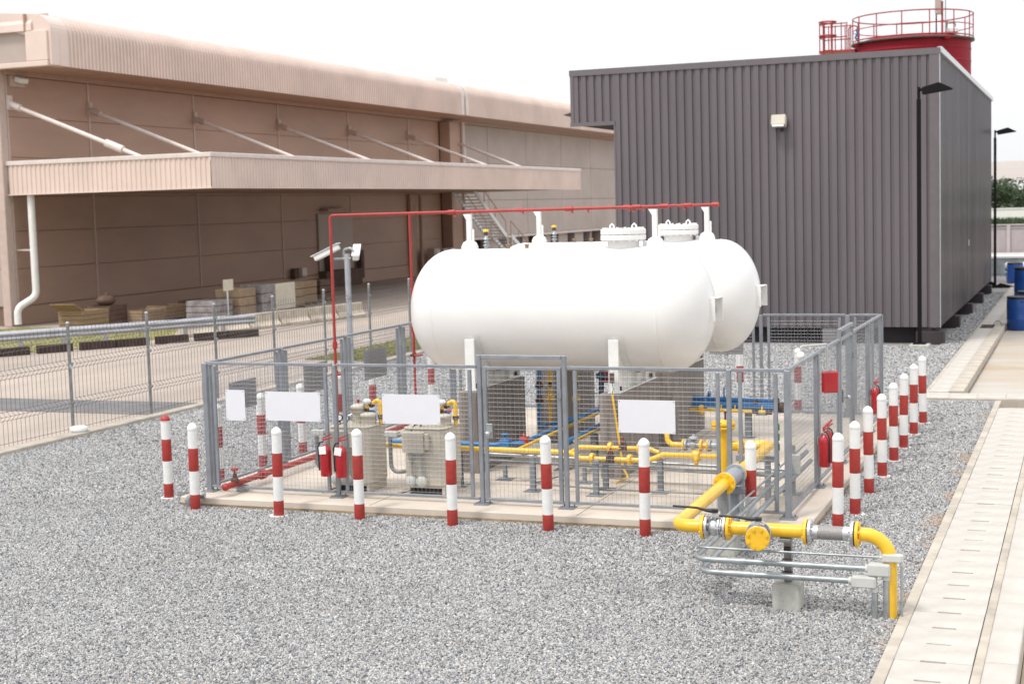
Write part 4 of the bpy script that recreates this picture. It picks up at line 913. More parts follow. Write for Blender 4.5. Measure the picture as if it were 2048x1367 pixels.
flange(-2.093, YP, ZP, (1, 0, 0), 'steel'); flange(-2.500, YP, ZP, (1, 0, 0), 'steel'); flange(-2.540, YP, ZP, (1, 0, 0), 'yellow_paint')
fx = obj('braided_joint', MB().tube([(-2.17, YP, ZP), (-2.43, YP, ZP)], .068, 22), 'braid', gp)
obj('ferrule', MB().tube([(-2.11, YP, ZP), (-2.18, YP, ZP)], .071, 22).tube([(-2.42, YP, ZP), (-2.485, YP, ZP)], .071, 22), 'steel', fx)
flange(-3.300, YP, ZP, (1, 0, 0), 'yellow_paint'); flange(-3.556, YP, ZP, (1, 0, 0), 'yellow_paint')
v1 = obj('ball_valve', MB().disc((-3.336, YP, ZP), (1, 0, 0), .122, .026, 28, 8, .013).disc((-3.52, YP, ZP), (1, 0, 0), .122, .026, 28, 8, .013).sphere((-3.45, YP, ZP), .088, 20, 10, (.9, 1, 1)).disc((-3.395, YP, ZP), (1, 0, 0), .10, .02, 20, 6, .012).disc((-3.37, YP, ZP), (1, 0, 0), .10, .012, 20).cyl((-3.5, YP, ZP), (-3.35, YP, ZP), .07, 18), 'steel', gp)
obj('stem', MB().cyl((-3.44, YP, ZP + .06), (-3.44, YP, ZP + .15), .028, 10).box((-3.50, YP - .045, ZP + .105), (-3.38, YP + .045, ZP + .118)), 'steel', v1)
obj('lever', MB().tube([(-3.44, YP, ZP + .16), (-3.52, YP - .01, ZP + .165), (-3.62, YP - .02, ZP + .19), (-3.86, YP - .03, ZP + .20)], [.026, .017, .012, .011], 8).cyl((-3.44, YP, ZP + .145), (-3.44, YP, ZP + .18), .034, 10), 'black_rubber', v1)
tee = obj('tee_branch', MB().cyl((-2.985, YP, ZP), (-2.975, YP - .13, ZP), .062, 18), 'yellow_paint', gp)
v2 = obj('ball_valve', MB().disc((-2.972, YP - .15, ZP), (.05, -1, 0), .12, .024, 26, 8, .012).sphere((-2.965, YP - .24, ZP), .082, 18, 10, (1, .9, 1)).disc((-2.96, YP - .225, ZP), (.05, -1, 0), .094, .02, 20, 6, .011).disc((-2.945, YP - .345, ZP - .004), (.05, -1, 0), .115, .026, 26), 'steel', gp)
obj('stem', MB().cyl((-2.965, YP - .24, ZP + .05), (-2.965, YP - .24, ZP + .135), .026, 10).box((-3.03, YP - .29, ZP + .095), (-2.90, YP - .19, ZP + .108)), 'steel', v2)
obj('lever', MB().tube([(-2.955, YP - .24, ZP + .15), (-3.05, YP - .25, ZP + .152), (-3.16, YP - .25, ZP + .165), (-3.34, YP - .25, ZP + .17)], [.026, .017, .012, .011], 8).cyl((-2.955, YP - .24, ZP + .135), (-2.955, YP - .24, ZP + .168), .034, 10), 'black_rubber', v2)
obj('blind_flange', MB().disc((-2.938, YP - .376, ZP - .006), (.05, -1, 0), .118, .032, 32, 8, .017, .8), 'yellow_paint', gp)
flange(-3.844, 16.45, ZP + .02, (.0, 1, 0), 'yellow_paint', .128, .034)
ij = obj('insulating_joint', MB().disc((-3.844, 16.495, ZP + .02), (0, 1, 0), .126, .03, 28, 8, .013).tube([(-3.844, 16.5, ZP + .02), (-3.848, 17.03, ZP + .02)], [.098, .095], 22).disc((-3.848, 17.035, ZP + .02), (0, 1, 0), .128, .034, 28, 8, .013), 'cast_grey', gp)
flange(-3.848, 17.08, ZP + .02, (0, 1, 0), 'yellow_paint', .126, .034)
sp_ = obj('support_post', MB().box((-2.775, 14.37, .265), (-2.70, 14.445, .70)).box((-2.80, 14.22, .69), (-2.68, 14.46, .722)), 'galv_old', gp, .004)
obj('clamp', MB().cyl((-2.70, 14.355, .60), (-2.77, 14.355, .60), .02, 8).box((-2.785, 14.25, .46), (-2.69, 14.37, .50)).box((-2.785, 14.25, .335), (-2.69, 14.37, .375)), 'brown_iron', sp_)
s2 = obj('support_post', MB().box((-3.89, 16.42, .27), (-3.81, 16.5, .745)), 'galv_old', gp)
s3 = obj('support_post', MB().box((-3.90, 16.98, .0), (-3.81, 17.07, .66)).box((-4.0, 16.9, .61), (-3.72, 17.0, .68)), 'grey_fence', gp, .004)
obj('concrete_block', MB().box((-2.875, 14.26, -.08), (-2.605, 14.53, .265)), 'concrete_block', None, .012, loc=(-2.74, 14.4, 0), label='grey concrete block under the foreground pipe support', cat='block', group='concrete blocks')
obj('concrete_block', MB().box((-4.03, 16.30, -.08), (-3.70, 16.62, .27)), 'concrete_block', None, .012, loc=(-3.86, 16.46, 0), label='tan concrete block behind the conduits below the yellow pipe', cat='block', group='concrete blocks')
# conduits below
def conduit(z, r, yo, x_end, x_dn, y_dn, lx, body, label):
    t = thing('conduit', label, 'conduit', (x_dn, y_dn, 0), 'grey conduits under the yellow pipe')
    obj('pipe', MB().tube(fillet([(x_end + .03, yo, z), (lx, yo, z), (lx + .005, 20.6, z + .03)], .16, 8), r, 14), 'galv', t)
    obj('coupling', MB().cyl((lx + .38, yo, z), (lx + .52, yo, z), r * 1.14, 14), 'galv', t)
    w, h = body
    b = obj('conduit_body', MB().box((x_end - w * .12, yo - h / 2, z - h / 2), (x_end + w, yo + h / 2, z + h / 2)), 'conduit_body', t, h * .16, seg=2)
    obj('hub', MB().cyl((x_end - w * .25, yo, z), (x_end, yo, z), r * 1.35, 12).cyl((x_dn, yo, z - h * .5 - .035), (x_dn, yo, z - h * .4), r * 1.3, 12), 'conduit_body', b)
    obj('cover_plate', MB().box((x_end + w * .06, yo - h / 2 - .006, z - h * .36), (x_end + w * .9, yo - h / 2 - .001, z + h * .36)), 'conduit_body', b)
    obj('drop_pipe', MB().cyl((x_dn, yo, -.05), (x_dn, yo, z - h * .45), r, 14), 'galv', t)
conduit(.592, .013, YP - .05, -1.79, -1.632, YP - .05, -3.66, (.175, .075), 'thin grey conduit, topmost of three under the yellow pipe')
conduit(.478, .031, YP - .06, -1.92, -1.775, YP - .06, -3.645, (.19, .125), 'thick grey conduit, middle one of three under the yellow pipe')
conduit(.356, .031, YP - .075, -2.07, -1.88, YP - .075, -3.59, (.21, .115), 'thick grey conduit, lowest of three under the yellow pipe')

# ---------------------------------------------------------------- piping inside the enclosure
def hpost(p, x, y, z, w=.1): return obj('support_post', MB().box((x - w / 2, y - w / 2, .13), (x + w / 2, y - w / 2 + .012, z)).box((x - w / 2, y + w / 2 - .012, .13), (x + w / 2, y + w / 2, z)).box((x - .006, y - w / 2 + .0121, .13), (x + .006, y + w / 2 - .0121, z)).box((x - .11, y - .11, .121), (x + .11, y + .11, .131)), 'grey_fence', p)
mp = thing('gas_manifold', 'yellow gas pipework with a tall flanged separator inside the mesh fence', 'gas pipe', (-6.5, 19.1, .12))
Y1 = 19.06; Z1 = .655
obj('header', MB().tube([(-9.45, Y1, Z1 + .01), (-6.72, Y1, Z1)], .036, 14), 'yellow_paint', mp)
obj('bypass_leg', MB().tube(fillet([(-6.74, Y1, Z1), (-6.58, Y1, Z1), (-6.45, Y1, Z1 + .075), (-5.50, Y1 + .08, Z1 + .075), (-5.35, Y1 + .05, Z1 + .03)], .06), .032, 12), 'yellow_paint', mp)
obj('bypass_leg', MB().tube(fillet([(-6.74, Y1, Z1), (-6.55, Y1 - .02, Z1 - .01), (-6.42, Y1 - .08, Z1 - .06), (-5.46, Y1 - .08, Z1 - .06), (-5.28, Y1, Z1 + .01), (-4.48, Y1 + .1, Z1 - .005)], .06), .036, 12), 'yellow_paint', mp)
for x, dz, dy, m in ((-6.03, .075, .05, 'yellow_paint'), (-5.62, .075, .06, 'yellow_paint'), (-6.25, -.06, -.08, 'yellow_paint'), (-5.72, -.06, -.08, 'yellow_paint'), (-4.86, .0, .06, 'yellow_paint'), (-4.82, .0, .06, 'yellow_paint')):
    obj('flange', MB().disc((x, Y1 + dy, Z1 + dz), (1, 0, 0), .078, .045, 18, 6, .010, .82), m, mp)
obj('flange', MB().disc((-4.84, Y1 + .05, Z1 - .04), (1, .2, 0), .085, .035, 18, 6, .012, .82), 'yellow_paint', mp)
for x, dz, dy in ((-5.99, -.06, -.08), (-5.85, .075, .06)):
    vv = obj('valve', MB().cbox((x, Y1 + dy, Z1 + dz), (.12, .085, .085)).lathe([(.03, 0), (.045, .06), (.03, .09)], (x, Y1 + dy, Z1 + dz + .02), n=10), 'brown_iron', mp, .008)
    obj('bonnet', MB().cyl((x, Y1 + dy, Z1 + dz + .08), (x, Y1 + dy, Z1 + dz + .15), .015, 8), 'red_pipe', vv)
obj('strainer', MB().sphere((-6.27, Y1 + .07, Z1 + .09), .05, 10, 6), 'brown_iron', mp)
sep = obj('separator', MB().lathe([(.085, .14), (.085, 1.02)], (-4.49, 19.20, 0), n=24), 'yellow_paint', mp)
obj('separator_flange', MB().disc((-4.49, 19.20, 1.04), (0, 0, 1), .16, .035, 28, 10, .017, .84).disc((-4.49, 19.20, 1.085), (0, 0, 1), .16, .035, 28, 10, .017, .84).lathe([(.07, 1.1), (.05, 1.135), (.02, 1.14)], (-4.49, 19.20, 0), n=18), 'yellow_paint', sep)
obj('separator_foot', MB().box((-4.60, 19.09, .121), (-4.38, 19.31, .145)), 'grey_fence', sep)
obj('vent_cock', MB().cyl((-4.46, 19.20, 1.14), (-4.46, 19.20, 1.22), .014, 8).cyl((-4.46, 19.2, 1.22), (-4.46, 19.2, 1.25), .02, 8), 'brown_iron', sep)
ZI = .785
il = obj('inlet_pipe', MB().tube(fillet([(-5.55, 20.2, .98), (-5.28, 19.25, .97), (-5.25, 19.2, ZI), (-5.0, 19.2, ZI)], .10), .036, 12), 'yellow_paint', mp)
obj('inlet_pipe', MB().tube([(-4.80, 19.2, ZI), (-4.57, 19.2, ZI)], .034, 12).tube([(-4.41, 19.22, ZI), (-4.10, 19.22, ZI)], .06, 14), 'yellow_paint', mp)
for x, m, r in ((-5.03, 'yellow_paint', .08), (-5.0, 'cast_grey', .078), (-4.79, 'yellow_paint', .08), (-4.70, 'yellow_paint', .08), (-4.67, 'cast_grey', .078), (-4.27, 'yellow_paint', .10), (-4.23, 'yellow_paint', .10)):
    obj('flange', MB().disc((x, 19.2, ZI), (1, 0, 0), r, .025, 20, 6, .010, .8), m, mp)
rg = obj('regulator', MB().tube([(-4.99, 19.2, ZI), (-4.80, 19.2, ZI)], .038, 12).sphere((-4.90, 19.2, ZI), .062, 14, 8).lathe([(.03, .04), (.03, .08), (.065, .085), (.065, .10), (.05, .115), (.015, .125), (.015, .15)], (-4.90, 19.2, ZI), n=16), 'cast_grey', mp)
obj('meter_body', MB().tube([(-4.67, 19.2, ZI), (-4.57, 19.2, ZI)], .055, 14), 'cast_grey', mp)
for x, y, z in ((-6.16, 18.85, .56), (-6.16, 19.28, .60), (-5.36, 19.2, .58), (-7.1, 18.95, .58), (-8.25, 19.1, .60)): hpost(mp, x, y, z, .07)
obj('trestle', MB().box((-6.20, 18.80, .56), (-6.12, 19.34, .59)), 'grey_fence', mp)
obj('trestle', MB().box((-4.28, 18.98, .63), (-3.78, 19.05, .70)).box((-4.22, 18.985, .121), (-4.16, 19.045, .63)).box((-3.90, 18.985, .121), (-3.83, 19.045, .63)), 'grey_fence', mp)
# thin grey lines along the pad
gl = thing('pad_conduit', 'two grey conduits running low along the pad behind the gas pipework', 'conduit', (-6, 19.6, .12))
obj('pipe', MB().tube([(-8.1, 19.62, .50), (-3.7, 19.62, .42)], .022, 10), 'galv', gl); obj('pipe', MB().tube([(-8.1, 19.66, .40), (-3.7, 19.66, .33)], .026, 10), 'galv_old', gl)
obj('pipe', MB().tube(fillet([(-6.9, 19.9, .20), (-7.15, 19.1, .20), (-6.2, 18.95, .19), (-3.9, 18.95, .18)], .05), .012, 8), 'galv_old', gl)
obj('cable_tray', MB().box((-6.2, 19.72, .33), (-3.8, 19.85, .345)), 'galv_old', gl)
for x in (-7.8, -6.6, -4.6): hpost(gl, x, 19.68, .33, .05)
# depth pipes: blue liquid and yellow vapour
bl = thing('liquid_pipe', 'blue liquid pipework running back between the two white tanks', 'pipe', (-7.45, 20, .12))
obj('pipe', MB().tube(fillet([(-9.45, 19.32, .68), (-7.78, 19.32, .68), (-7.47, 19.55, .68), (-7.45, 23.6, .70), (-7.1, 23.9, .78), (-6.55, 24.2, .78)], .12), .036, 12), 'blue_pipe', bl)
obj('pipe', MB().tube(fillet([(-6.98, 19.9, .62), (-6.95, 23.5, .66), (-6.4, 24.12, .66), (-4.72, 24.12, .63)], .1), .05, 14), 'blue_pipe', bl)
obj('pipe', MB().tube([(-6.4, 24.26, .74), (-4.80, 24.26, .70)], .045, 12), 'blue_pipe', bl)
obj('drop', MB().tube([(-8.26, 22.4, .45), (-8.24, 22.4, 1.50)], .032, 10).tube([(-8.26, 22.4, .47), (-7.47, 22.4, .68)], .03, 10), 'blue_pipe', bl)
obj('drop', MB().tube([(-7.22, 22.45, .72), (-7.20, 22.45, 1.60)], .045, 12).disc((-7.2, 22.45, 1.33), (0, 0, 1), .10, .03, 18, 6, .01).disc((-7.2, 22.45, 1.29), (0, 0, 1), .10, .03, 18, 6, .01), 'dark_blue_pipe', bl)
obj('valve', MB().cbox((-7.66, 19.36, .70), (.14, .12, .11)).cyl((-7.66, 19.36, .73), (-7.66, 19.36, .83), .02, 8).disc((-7.66, 19.36, .83), (0, 0, 1), .05, .02, 12), 'blue_pipe', bl, .01)
obj('valve', MB().cbox((-7.47, 19.62, .70), (.12, .12, .12)).cyl((-7.47, 19.62, .7), (-7.47, 19.62, .82), .02, 8), 'red_pipe', bl, .01)
for z in (.90, 1.14): obj('flange', MB().disc((-8.25, 22.4, z), (0, 0, 1), .07, .04, 14, 4, .01).cyl((-8.25, 22.4, z + .02), (-8.25, 22.4, z + .09), .045, 8), 'brown_iron', bl)
for x in (-5.95, -5.1): obj('end_flange', MB().disc((x, 24.18, .66), (1, 0, 0), .085, .06, 16, 6, .01), 'blue_pipe' if x < -5.5 else 'brown_iron', bl)
obj('end_flange', MB().disc((-4.74, 24.12, .63), (1, 0, 0), .09, .06, 18, 6, .01).disc((-4.66, 24.12, .63), (1, 0, 0), .09, .05, 18, 6, .01).disc((-4.78, 24.26, .70), (1, 0, 0), .075, .08, 18, 6, .01), 'brown_iron', bl)
obj('cock', MB().cyl((-5.9, 24.26, .74), (-5.9, 24.26, .86), .03, 8).cyl((-5.4, 24.26, .74), (-5.4, 24.26, .86), .02, 8).cyl((-5.65, 24.26, .74), (-5.65, 24.26, .93), .012, 6), 'blue_pipe', bl)
for x, y in ((-5.21, 24.1), (-6.97, 21.3), (-7.25, 20.6), (-7.2, 22.9)): hpost(bl, x, y, .56, .10)
yl = thing('vapour_pipe', 'slim yellow vapour pipework running back between the two white tanks', 'pipe', (-7.3, 20, .12))
obj('pipe', MB().tube(fillet([(-7.36, 19.06, .67), (-7.32, 23.2, .69), (-7.0, 23.4, .80), (-6.6, 23.6, .80)], .08), .026, 10), 'yellow_paint', yl)
obj('pipe', MB().tube(fillet([(-6.88, 20.1, .64), (-6.86, 22.6, .66), (-6.86, 22.7, .82), (-6.6, 22.75, .82)], .06), .024, 10), 'yellow_paint', yl)
obj('pipe', MB().tube([(-6.40, 24.0, .585), (-4.85, 24.0, .565)], .026, 10), 'yellow_paint', yl)
obj('flange', MB().disc((-5.98, 24.0, .58), (1, 0, 0), .085, .05, 16, 6, .01), 'yellow_paint', yl)
for x in (-8.06, -7.62): obj('drop', MB().tube([(x - .005, 22.4, .42), (x, 22.4, 1.50)], .026, 10).disc((x, 22.4, .92), (0, 0, 1), .07, .028, 14, 4, .01).disc((x, 22.4, .955), (0, 0, 1), .07, .028, 14, 4, .01), 'yellow_paint', yl)
obj('drop', MB().tube([(-7.05, 22.5, .85), (-7.03, 22.5, 1.6)], .03, 10), 'yellow_paint', yl)
for x in (-8.06, -7.62): obj('union', MB().cyl((x, 22.4, 1.13), (x, 22.4, 1.20), .034, 10), 'brown_iron', yl)
obj('nameplate', MB().box((-7.20, 22.42, 1.20), (-7.09, 22.45, 1.42)), 'red_pipe', yl)
obj('union', MB().cyl((-5.02, 24.0, .568), (-5.12, 24.0, .57), .036, 10).cyl((-4.80, 24.0, .565), (-4.9, 24.0, .565), .04, 10), 'brown_iron', yl)
for x in (-5.65, -5.42, -4.97): obj('branch', MB().cyl((x, 24.0, .575), (x, 24.06, .66), .012, 6), 'yellow_paint', yl)
dp = thing('earth_conduit', 'thin pale yellow pipe climbing the front of the right tank pier', 'pipe', (-6.15, 19.98, .12))
obj('pipe', MB().tube(fillet([(-6.15, 19.70, .14), (-6.05, 19.98, .16), (-6.13, 20.0, .3), (-6.27, 20.02, 1.34)], .04), .016, 8), 'yellow_paint', dp)
obj('junction', MB().box((-6.30, 19.99, 1.50), (-6.24, 20.04, 1.64)), 'brown_dark', dp); obj('lead', MB().tube([(-6.27, 20.02, 1.34), (-6.25, 20.01, 1.42), (-6.27, 20.02, 1.5)], .006, 6), 'green_band', dp)
eb = thing('junction_post', 'grey junction boxes on a short post behind the right corner of the fence', 'junction box', (-3.62, 19.5, .12))
obj('post', MB().box((-3.66, 19.48, .13), (-3.60, 19.53, .78)), 'galv', eb); obj('base_plate', MB().box((-3.75, 19.4, .121), (-3.53, 19.6, .132)), 'galv', eb)
obj('box', MB().box((-3.68, 19.42, .40), (-3.52, 19.479, .66)), 'conduit_body', eb, .008)
obj('cable', MB().tube([(-3.6, 19.44, .4), (-3.62, 19.3, .25), (-3.72, 19.2, .2), (-3.8, 19.1, .22)], .01, 6), 'black_rubber', eb)
gs = thing('striped_post', 'short white post with green bands inside the right fence corner', 'post', (-4.03, 20.5, .12))
obj('tube', MB().cyl((-4.03, 20.5, .12), (-4.05, 20.5, 1.02), .034, 12), 'galv_light', gs)
for z in (.86, .72, .58, .30): obj('green_band', MB().tube([(-4.03, 20.5, z - .045), (-4.032, 20.5, z + .045)], .0365, 12), 'green_band', gs)

# ---------------------------------------------------------------- wire fence along the road
wf = thing('wire_fence', 'galvanised wire panel fence with folded top along the road', 'fence', (-17.8, 25.5, 0))
def vpanel(y0, y1):
    mb = MB(); r = .0046; prof = [(0, .06), (0, .52), (.08, .60), (0, .68), (0, 1.25), (.08, 1.33), (0, 1.41), (0, 1.72), (.08, 1.80), (0, 1.88), (.0, 2.02)]
    y = y0 + .03
    while y < y1 - .02:
        ys_ = []
        for x, z in prof: ys_.append((-17.78 + x, y, z))
        mb.tube(ys_, r, 3, False); y += .118
    for x, z in ((0, .12), (0, .52), (.05, .6), (0, .68), (0, 1.25), (.05, 1.33), (0, 1.41), (0, 1.72), (.05, 1.8), (0, 1.88)): mb.tube([(-17.775 + x, y0, z), (-17.775 + x, y1, z)], r * 1.2, 3, False)
    return mb
for i in range(16):
    y = 15.41 + 2.515 * i
    po = obj('post', MB().cyl((-17.83, y, -.05), (-17.83, y, 2.09), .032, 12), 'galv_old', wf)
    obj('post_cap', MB().lathe([(.036, 0), (.036, .02), (.01, .035)], (-17.83, y, 2.09), n=12), 'galv_light', po)
    obj('clip', MB().box((-17.80, y - .02, .58), (-17.76, y + .02, .63)).box((-17.80, y - .02, 1.3), (-17.76, y + .02, 1.36)).box((-17.80, y - .02, 1.78), (-17.76, y + .02, 1.82)), 'galv', po)
    if i < 15: obj('wire_panel', vpanel(y + .03, y + 2.485), 'fence_wire', wf, kind='stuff')
    if i == 3: obj('reflector', MB().disc((-17.79, y, 1.28), (1, 0, 0), .05, .01, 16), 'white_paint', po)
obj('footing_cap', MB().lathe([(.15, 0), (.17, .02), (.165, .08), (.12, .10), (.02, .105)], (-17.62, 22.85, .072), n=24), 'white_paint', None, loc=(-17.62, 22.85, .07), label='round white concrete cap on the kerb at the foot of a fence post', cat='footing')
# cctv mast
cc = thing('cctv_mast', 'grey mast with two white security cameras by the wire fence', 'security camera', (-17.80, 34.3, 0))
mxx, myy = -17.80, 34.3
obj('mast', MB().cyl((mxx, myy, -.05), (mxx, myy, 2.95), .075, 14), 'galv_light', cc)
obj('bracket', MB().cyl((mxx - .35, myy - .05, 2.83), (mxx + .1, myy, 2.83), .03, 8).tube(fillet([(mxx - .08, myy, 2.83), (mxx - .1, myy, 3.06), (mxx + .12, myy, 3.1), (mxx + .2, myy, 3.0)], .08), .035, 8), 'galv', cc)
c1 = obj('camera_housing', MB().obox((mxx - .50, myy - .15, 2.99), (.72, .20, .14), rz=.15, ry=-.42), 'white_paint', cc, .03, seg=2); obj('sun_shield', MB().obox((mxx - .535, myy - .16, 3.07), (.82, .24, .02), rz=.15, ry=-.42), 'white_paint', c1)
c2 = obj('camera_housing', MB().obox((mxx + .22, myy + .1, 2.95), (.16, .5, .15), rz=.35, rx=.5), 'white_paint', cc, .03, seg=2); obj('sun_shield', MB().obox((mxx + .22, myy + .1, 3.04), (.20, .58, .02), rz=.35, rx=.5), 'white_paint', c2)

# ---------------------------------------------------------------- across the road: guard rail, blocks, barriers, stores
G0, G1 = Vector((-33.4, 31.6)), Vector((-25.9, 43.05)); gt = (G1 - G0).normalized(); gn = Vector((gt.y, -gt.x)); GL = (G1 - G0).length
gr = thing('guard_rail', 'grey corrugated steel guard rail on posts across the road', 'guard rail', (-30, 36.7, 0))
w = MB(); prof = [(0, .44), (.04, .47), (.075, .52), (.04, .57), (0, .595), (.04, .62), (.075, .67), (.04, .72), (0, .75)]
vs = []
for s in (0, GL):
    for d, z in prof: q = G0 + gt * s + gn * (d + .07); vs.append((q.x, q.y, z))
for s in (0, GL):
    for d, z in prof: q = G0 + gt * s + gn * (d + .064); vs.append((q.x, q.y, z))
n = len(prof); w.add(vs, [(i, i + 1, n + i + 1, n + i) for i in range(n - 1)] + [(2 * n + i, 3 * n + i, 3 * n + i + 1, 2 * n + i + 1) for i in range(n - 1)])
obj('rail', w, 'galv_light', gr)
s = .6
while s < GL:
    q = G0 + gt * s; obj('post', MB().obox((q.x, q.y, .34), (.10, .13, .72), math.atan2(gt.y, gt.x)), 'galv_light', gr); s += 1.33
s = .2; k = 0; ORD = ['first', 'second', 'third', 'fourth', 'fifth', 'sixth', 'seventh', 'eighth', 'ninth', 'tenth', 'eleventh', 'twelfth']
while s < GL - .8:
    q = G0 + gt * (s + .45) + gn * .05
    obj('timber_block', MB().obox((0, 0, .12), (1.08, .22, .25), math.atan2(gt.y, gt.x)), 'sleeper', None, .012, world=False, loc=(q.x, q.y, 0), cat='block', group='dark blocks under the guard rail', label=f'dark brown block under the guard rail, {ORD[k]} from its left end')
    s += 1.33 if k % 3 else 1.15; k += 1
BA, BZ = Vector((-28.35, 42.3)), Vector((-26.25, 51.6)); bt = (BZ - BA).normalized(); nb = 6; step = (BZ - BA).length / nb
for i in range(nb):
    q = BA + bt * (step * (i + .5)); rz = math.atan2(bt.y, bt.x) + random.uniform(-.02, .02)
    pts = [(-.27, 0), (.27, 0), (.27, .10), (.13, .26), (.10, .55), (-.10, .55), (-.13, .26), (-.27, .10)]
    o = obj('concrete_barrier', MB().prism(pts, 'x', -step / 2 + .05, step / 2 - .05), 'barrier_white', None, .012, world=False, loc=(q.x, q.y, 0), cat='barrier', group='low concrete barriers along the road',
            label=['low cream barrier nearest the end of the guard rail', 'low cream barrier second from the guard rail', 'low cream barrier before the shiny wrapped stacks', 'low cream barrier before the cream board', 'low cream barrier second from the far end', 'low cream barrier at the far end of its row'][i])
    o.rotation_euler.z = rz
def crate(x, y, wx, wy, h, m, label, name='crate', flap=False, rz=0, cat='crate'):
    t = thing(name, label, cat, (x, y, 0), None, rz)
    nb_ = 4
    for i in range(nb_):
        z0 = .08 + (h - .08) * i / nb_; z1 = .08 + (h - .08) * (i + 1) / nb_ - .015
        obj('plank', MB().box((-wx / 2, -wy / 2, z0), (wx / 2, -wy / 2 + .03, z1)).box((-wx / 2, wy / 2 - .03, z0), (wx / 2, wy / 2, z1)).box((wx / 2 - .03, -wy / 2 + .031, z0), (wx / 2, wy / 2 - .031, z1)).box((-wx / 2, -wy / 2 + .031, z0), (-wx / 2 + .03, wy / 2 - .031, z1)), m, t, world=False)
    obj('runner', MB().box((-wx / 2, -wy / 2 + .05, 0), (wx / 2, -wy / 2 + .15, .079)).box((-wx / 2, wy / 2 - .15, 0), (wx / 2, wy / 2 - .05, .079)), 'brown_dark', t, world=False)
    obj('filling', MB().box((-wx / 2 + .035, -wy / 2 + .035, .09), (wx / 2 - .035, wy / 2 - .035, h - .12)), 'brown_dark', t, world=False)
    if flap: obj('flap', MB().add([(wx / 2, -wy / 2, h), (-wx / 2, -wy / 2, h), (-wx / 2, -wy / 2 - .45, h + .25), (wx / 2, -wy / 2 - .45, h + .25), (wx / 2, -wy / 2, h + .03), (-wx / 2, -wy / 2, h + .03), (-wx / 2, -wy / 2 - .45, h + .28), (wx / 2, -wy / 2 - .45, h + .28)], [(0, 1, 2, 3), (7, 6, 5, 4), (0, 4, 5, 1), (2, 6, 7, 3), (1, 5, 6, 2), (0, 3, 7, 4)]), m, t, world=False)
    return t
crate(-34.4, 45.25, 1.1, 1.5, .75, 'wood', 'open tan box with a raised flap, leftmost by the warehouse wall', flap=True)
crate(-34.5, 46.8, 1.0, 1.1, .82, 'brown_dark', 'dark brown box right of the flapped tan box')
t = thing('rubbish_sack', 'dark lumpy sack lying on top of the dark brown box', 'sack', (-34.5, 46.75, .82))
obj('sack', MB().sphere((0, 0, .16), .34, 14, 8, (1, 1.2, .62)), 'brown_dark', t, world=False); obj('neck', MB().sphere((.02, .05, .38), .09, 8, 6), 'brown_dark', t, world=False)
crate(-33.8, 48.1, .9, 1.5, .55, 'cardboard', 'pale tan box beside the dark brown box')
crate(-33.9, 49.8, .9, 1.4, .62, 'wood', 'long brown box, fourth along the warehouse wall')
crate(-33.6, 51.6, .9, 1.6, .70, 'brown_dark', 'low dark box before the wrapped sheet stack')
def pallet_load(x, y, wx, wy, h, m, label, bands=True):
    t = thing('wrapped_pallet', label, 'pallet', (x, y, 0), 'wrapped loads on pallets across the road')
    pl = MB()
    for i in range(5): pl.box((-wx / 2 + i * wx / 5, -wy / 2, .10), (-wx / 2 + i * wx / 5 + wx / 6, wy / 2, .13))
    for j in (-1, 0, 1): pl.box((-wx / 2, j * (wy / 2 - .06) - .05, 0), (wx / 2, j * (wy / 2 - .06) + .05, .099))
    obj('pallet', pl, 'wood', t, world=False)
    nz_ = 3
    for i in range(nz_):
        z0 = .132 + (h - .132) * i / nz_; j = random.uniform(-.03, .03)
        obj('layer', MB().box((-wx / 2 + .04 + j, -wy / 2 + .04 - j, z0), (wx / 2 - .04 + j, wy / 2 - .04 - j, z0 + (h - .132) / nz_ - .012)), m, t, .03, world=False)
pallet_load(-31.6, 49.30, 1.3, 1.5, 0.83, 'film_wrap', 'low grey wrapped load left of the sign post')
pallet_load(-31.4, 50.90, 1.2, 1.3, 1.17, 'cardboard', 'brown wrapped load beside the sign post')
pallet_load(-31.2, 52.25, 1.1, 1.15, 1.26, 'film_wrap', 'shiny film wrapped load left of the cream board')
pallet_load(-32.2, 56.20, 1.2, 1.4, 1.13, 'cardboard', 'brown load just right of the cream board')
pallet_load(-32.6, 58.10, 1.2, 1.4, 1.09, 'wood', 'second brown load right of the cream board')
pallet_load(-32.9, 60.30, 1.2, 1.5, 1.03, 'brown_dark', 'dark load farthest right in the row of stores')
t = thing('cream_board', 'large upright cream board standing among the stores', 'board', (-31.0, 53.80, 0))
obj('board', MB().box((-31.04, 52.88, .12), (-30.96, 54.85, 1.2)), 'cream_board', t, .01); obj('foot', MB().box((-31.3, 53.00, 0), (-30.7, 53.12, .119)).box((-31.3, 54.60, 0), (-30.7, 54.72, .119)), 'wood', t)
t = thing('post_sign', 'small blank white sign on a thin post among the stores', 'sign', (-31.0, 49.60, 0))
obj('post', MB().cyl((-31.0, 49.65, 0), (-31.0, 49.65, 1.2), .03, 8), 'white_paint', t); obj('panel', MB().box((-30.97, 49.32, 1.15), (-30.94, 50.00, 1.58)), 'cream_board', t)

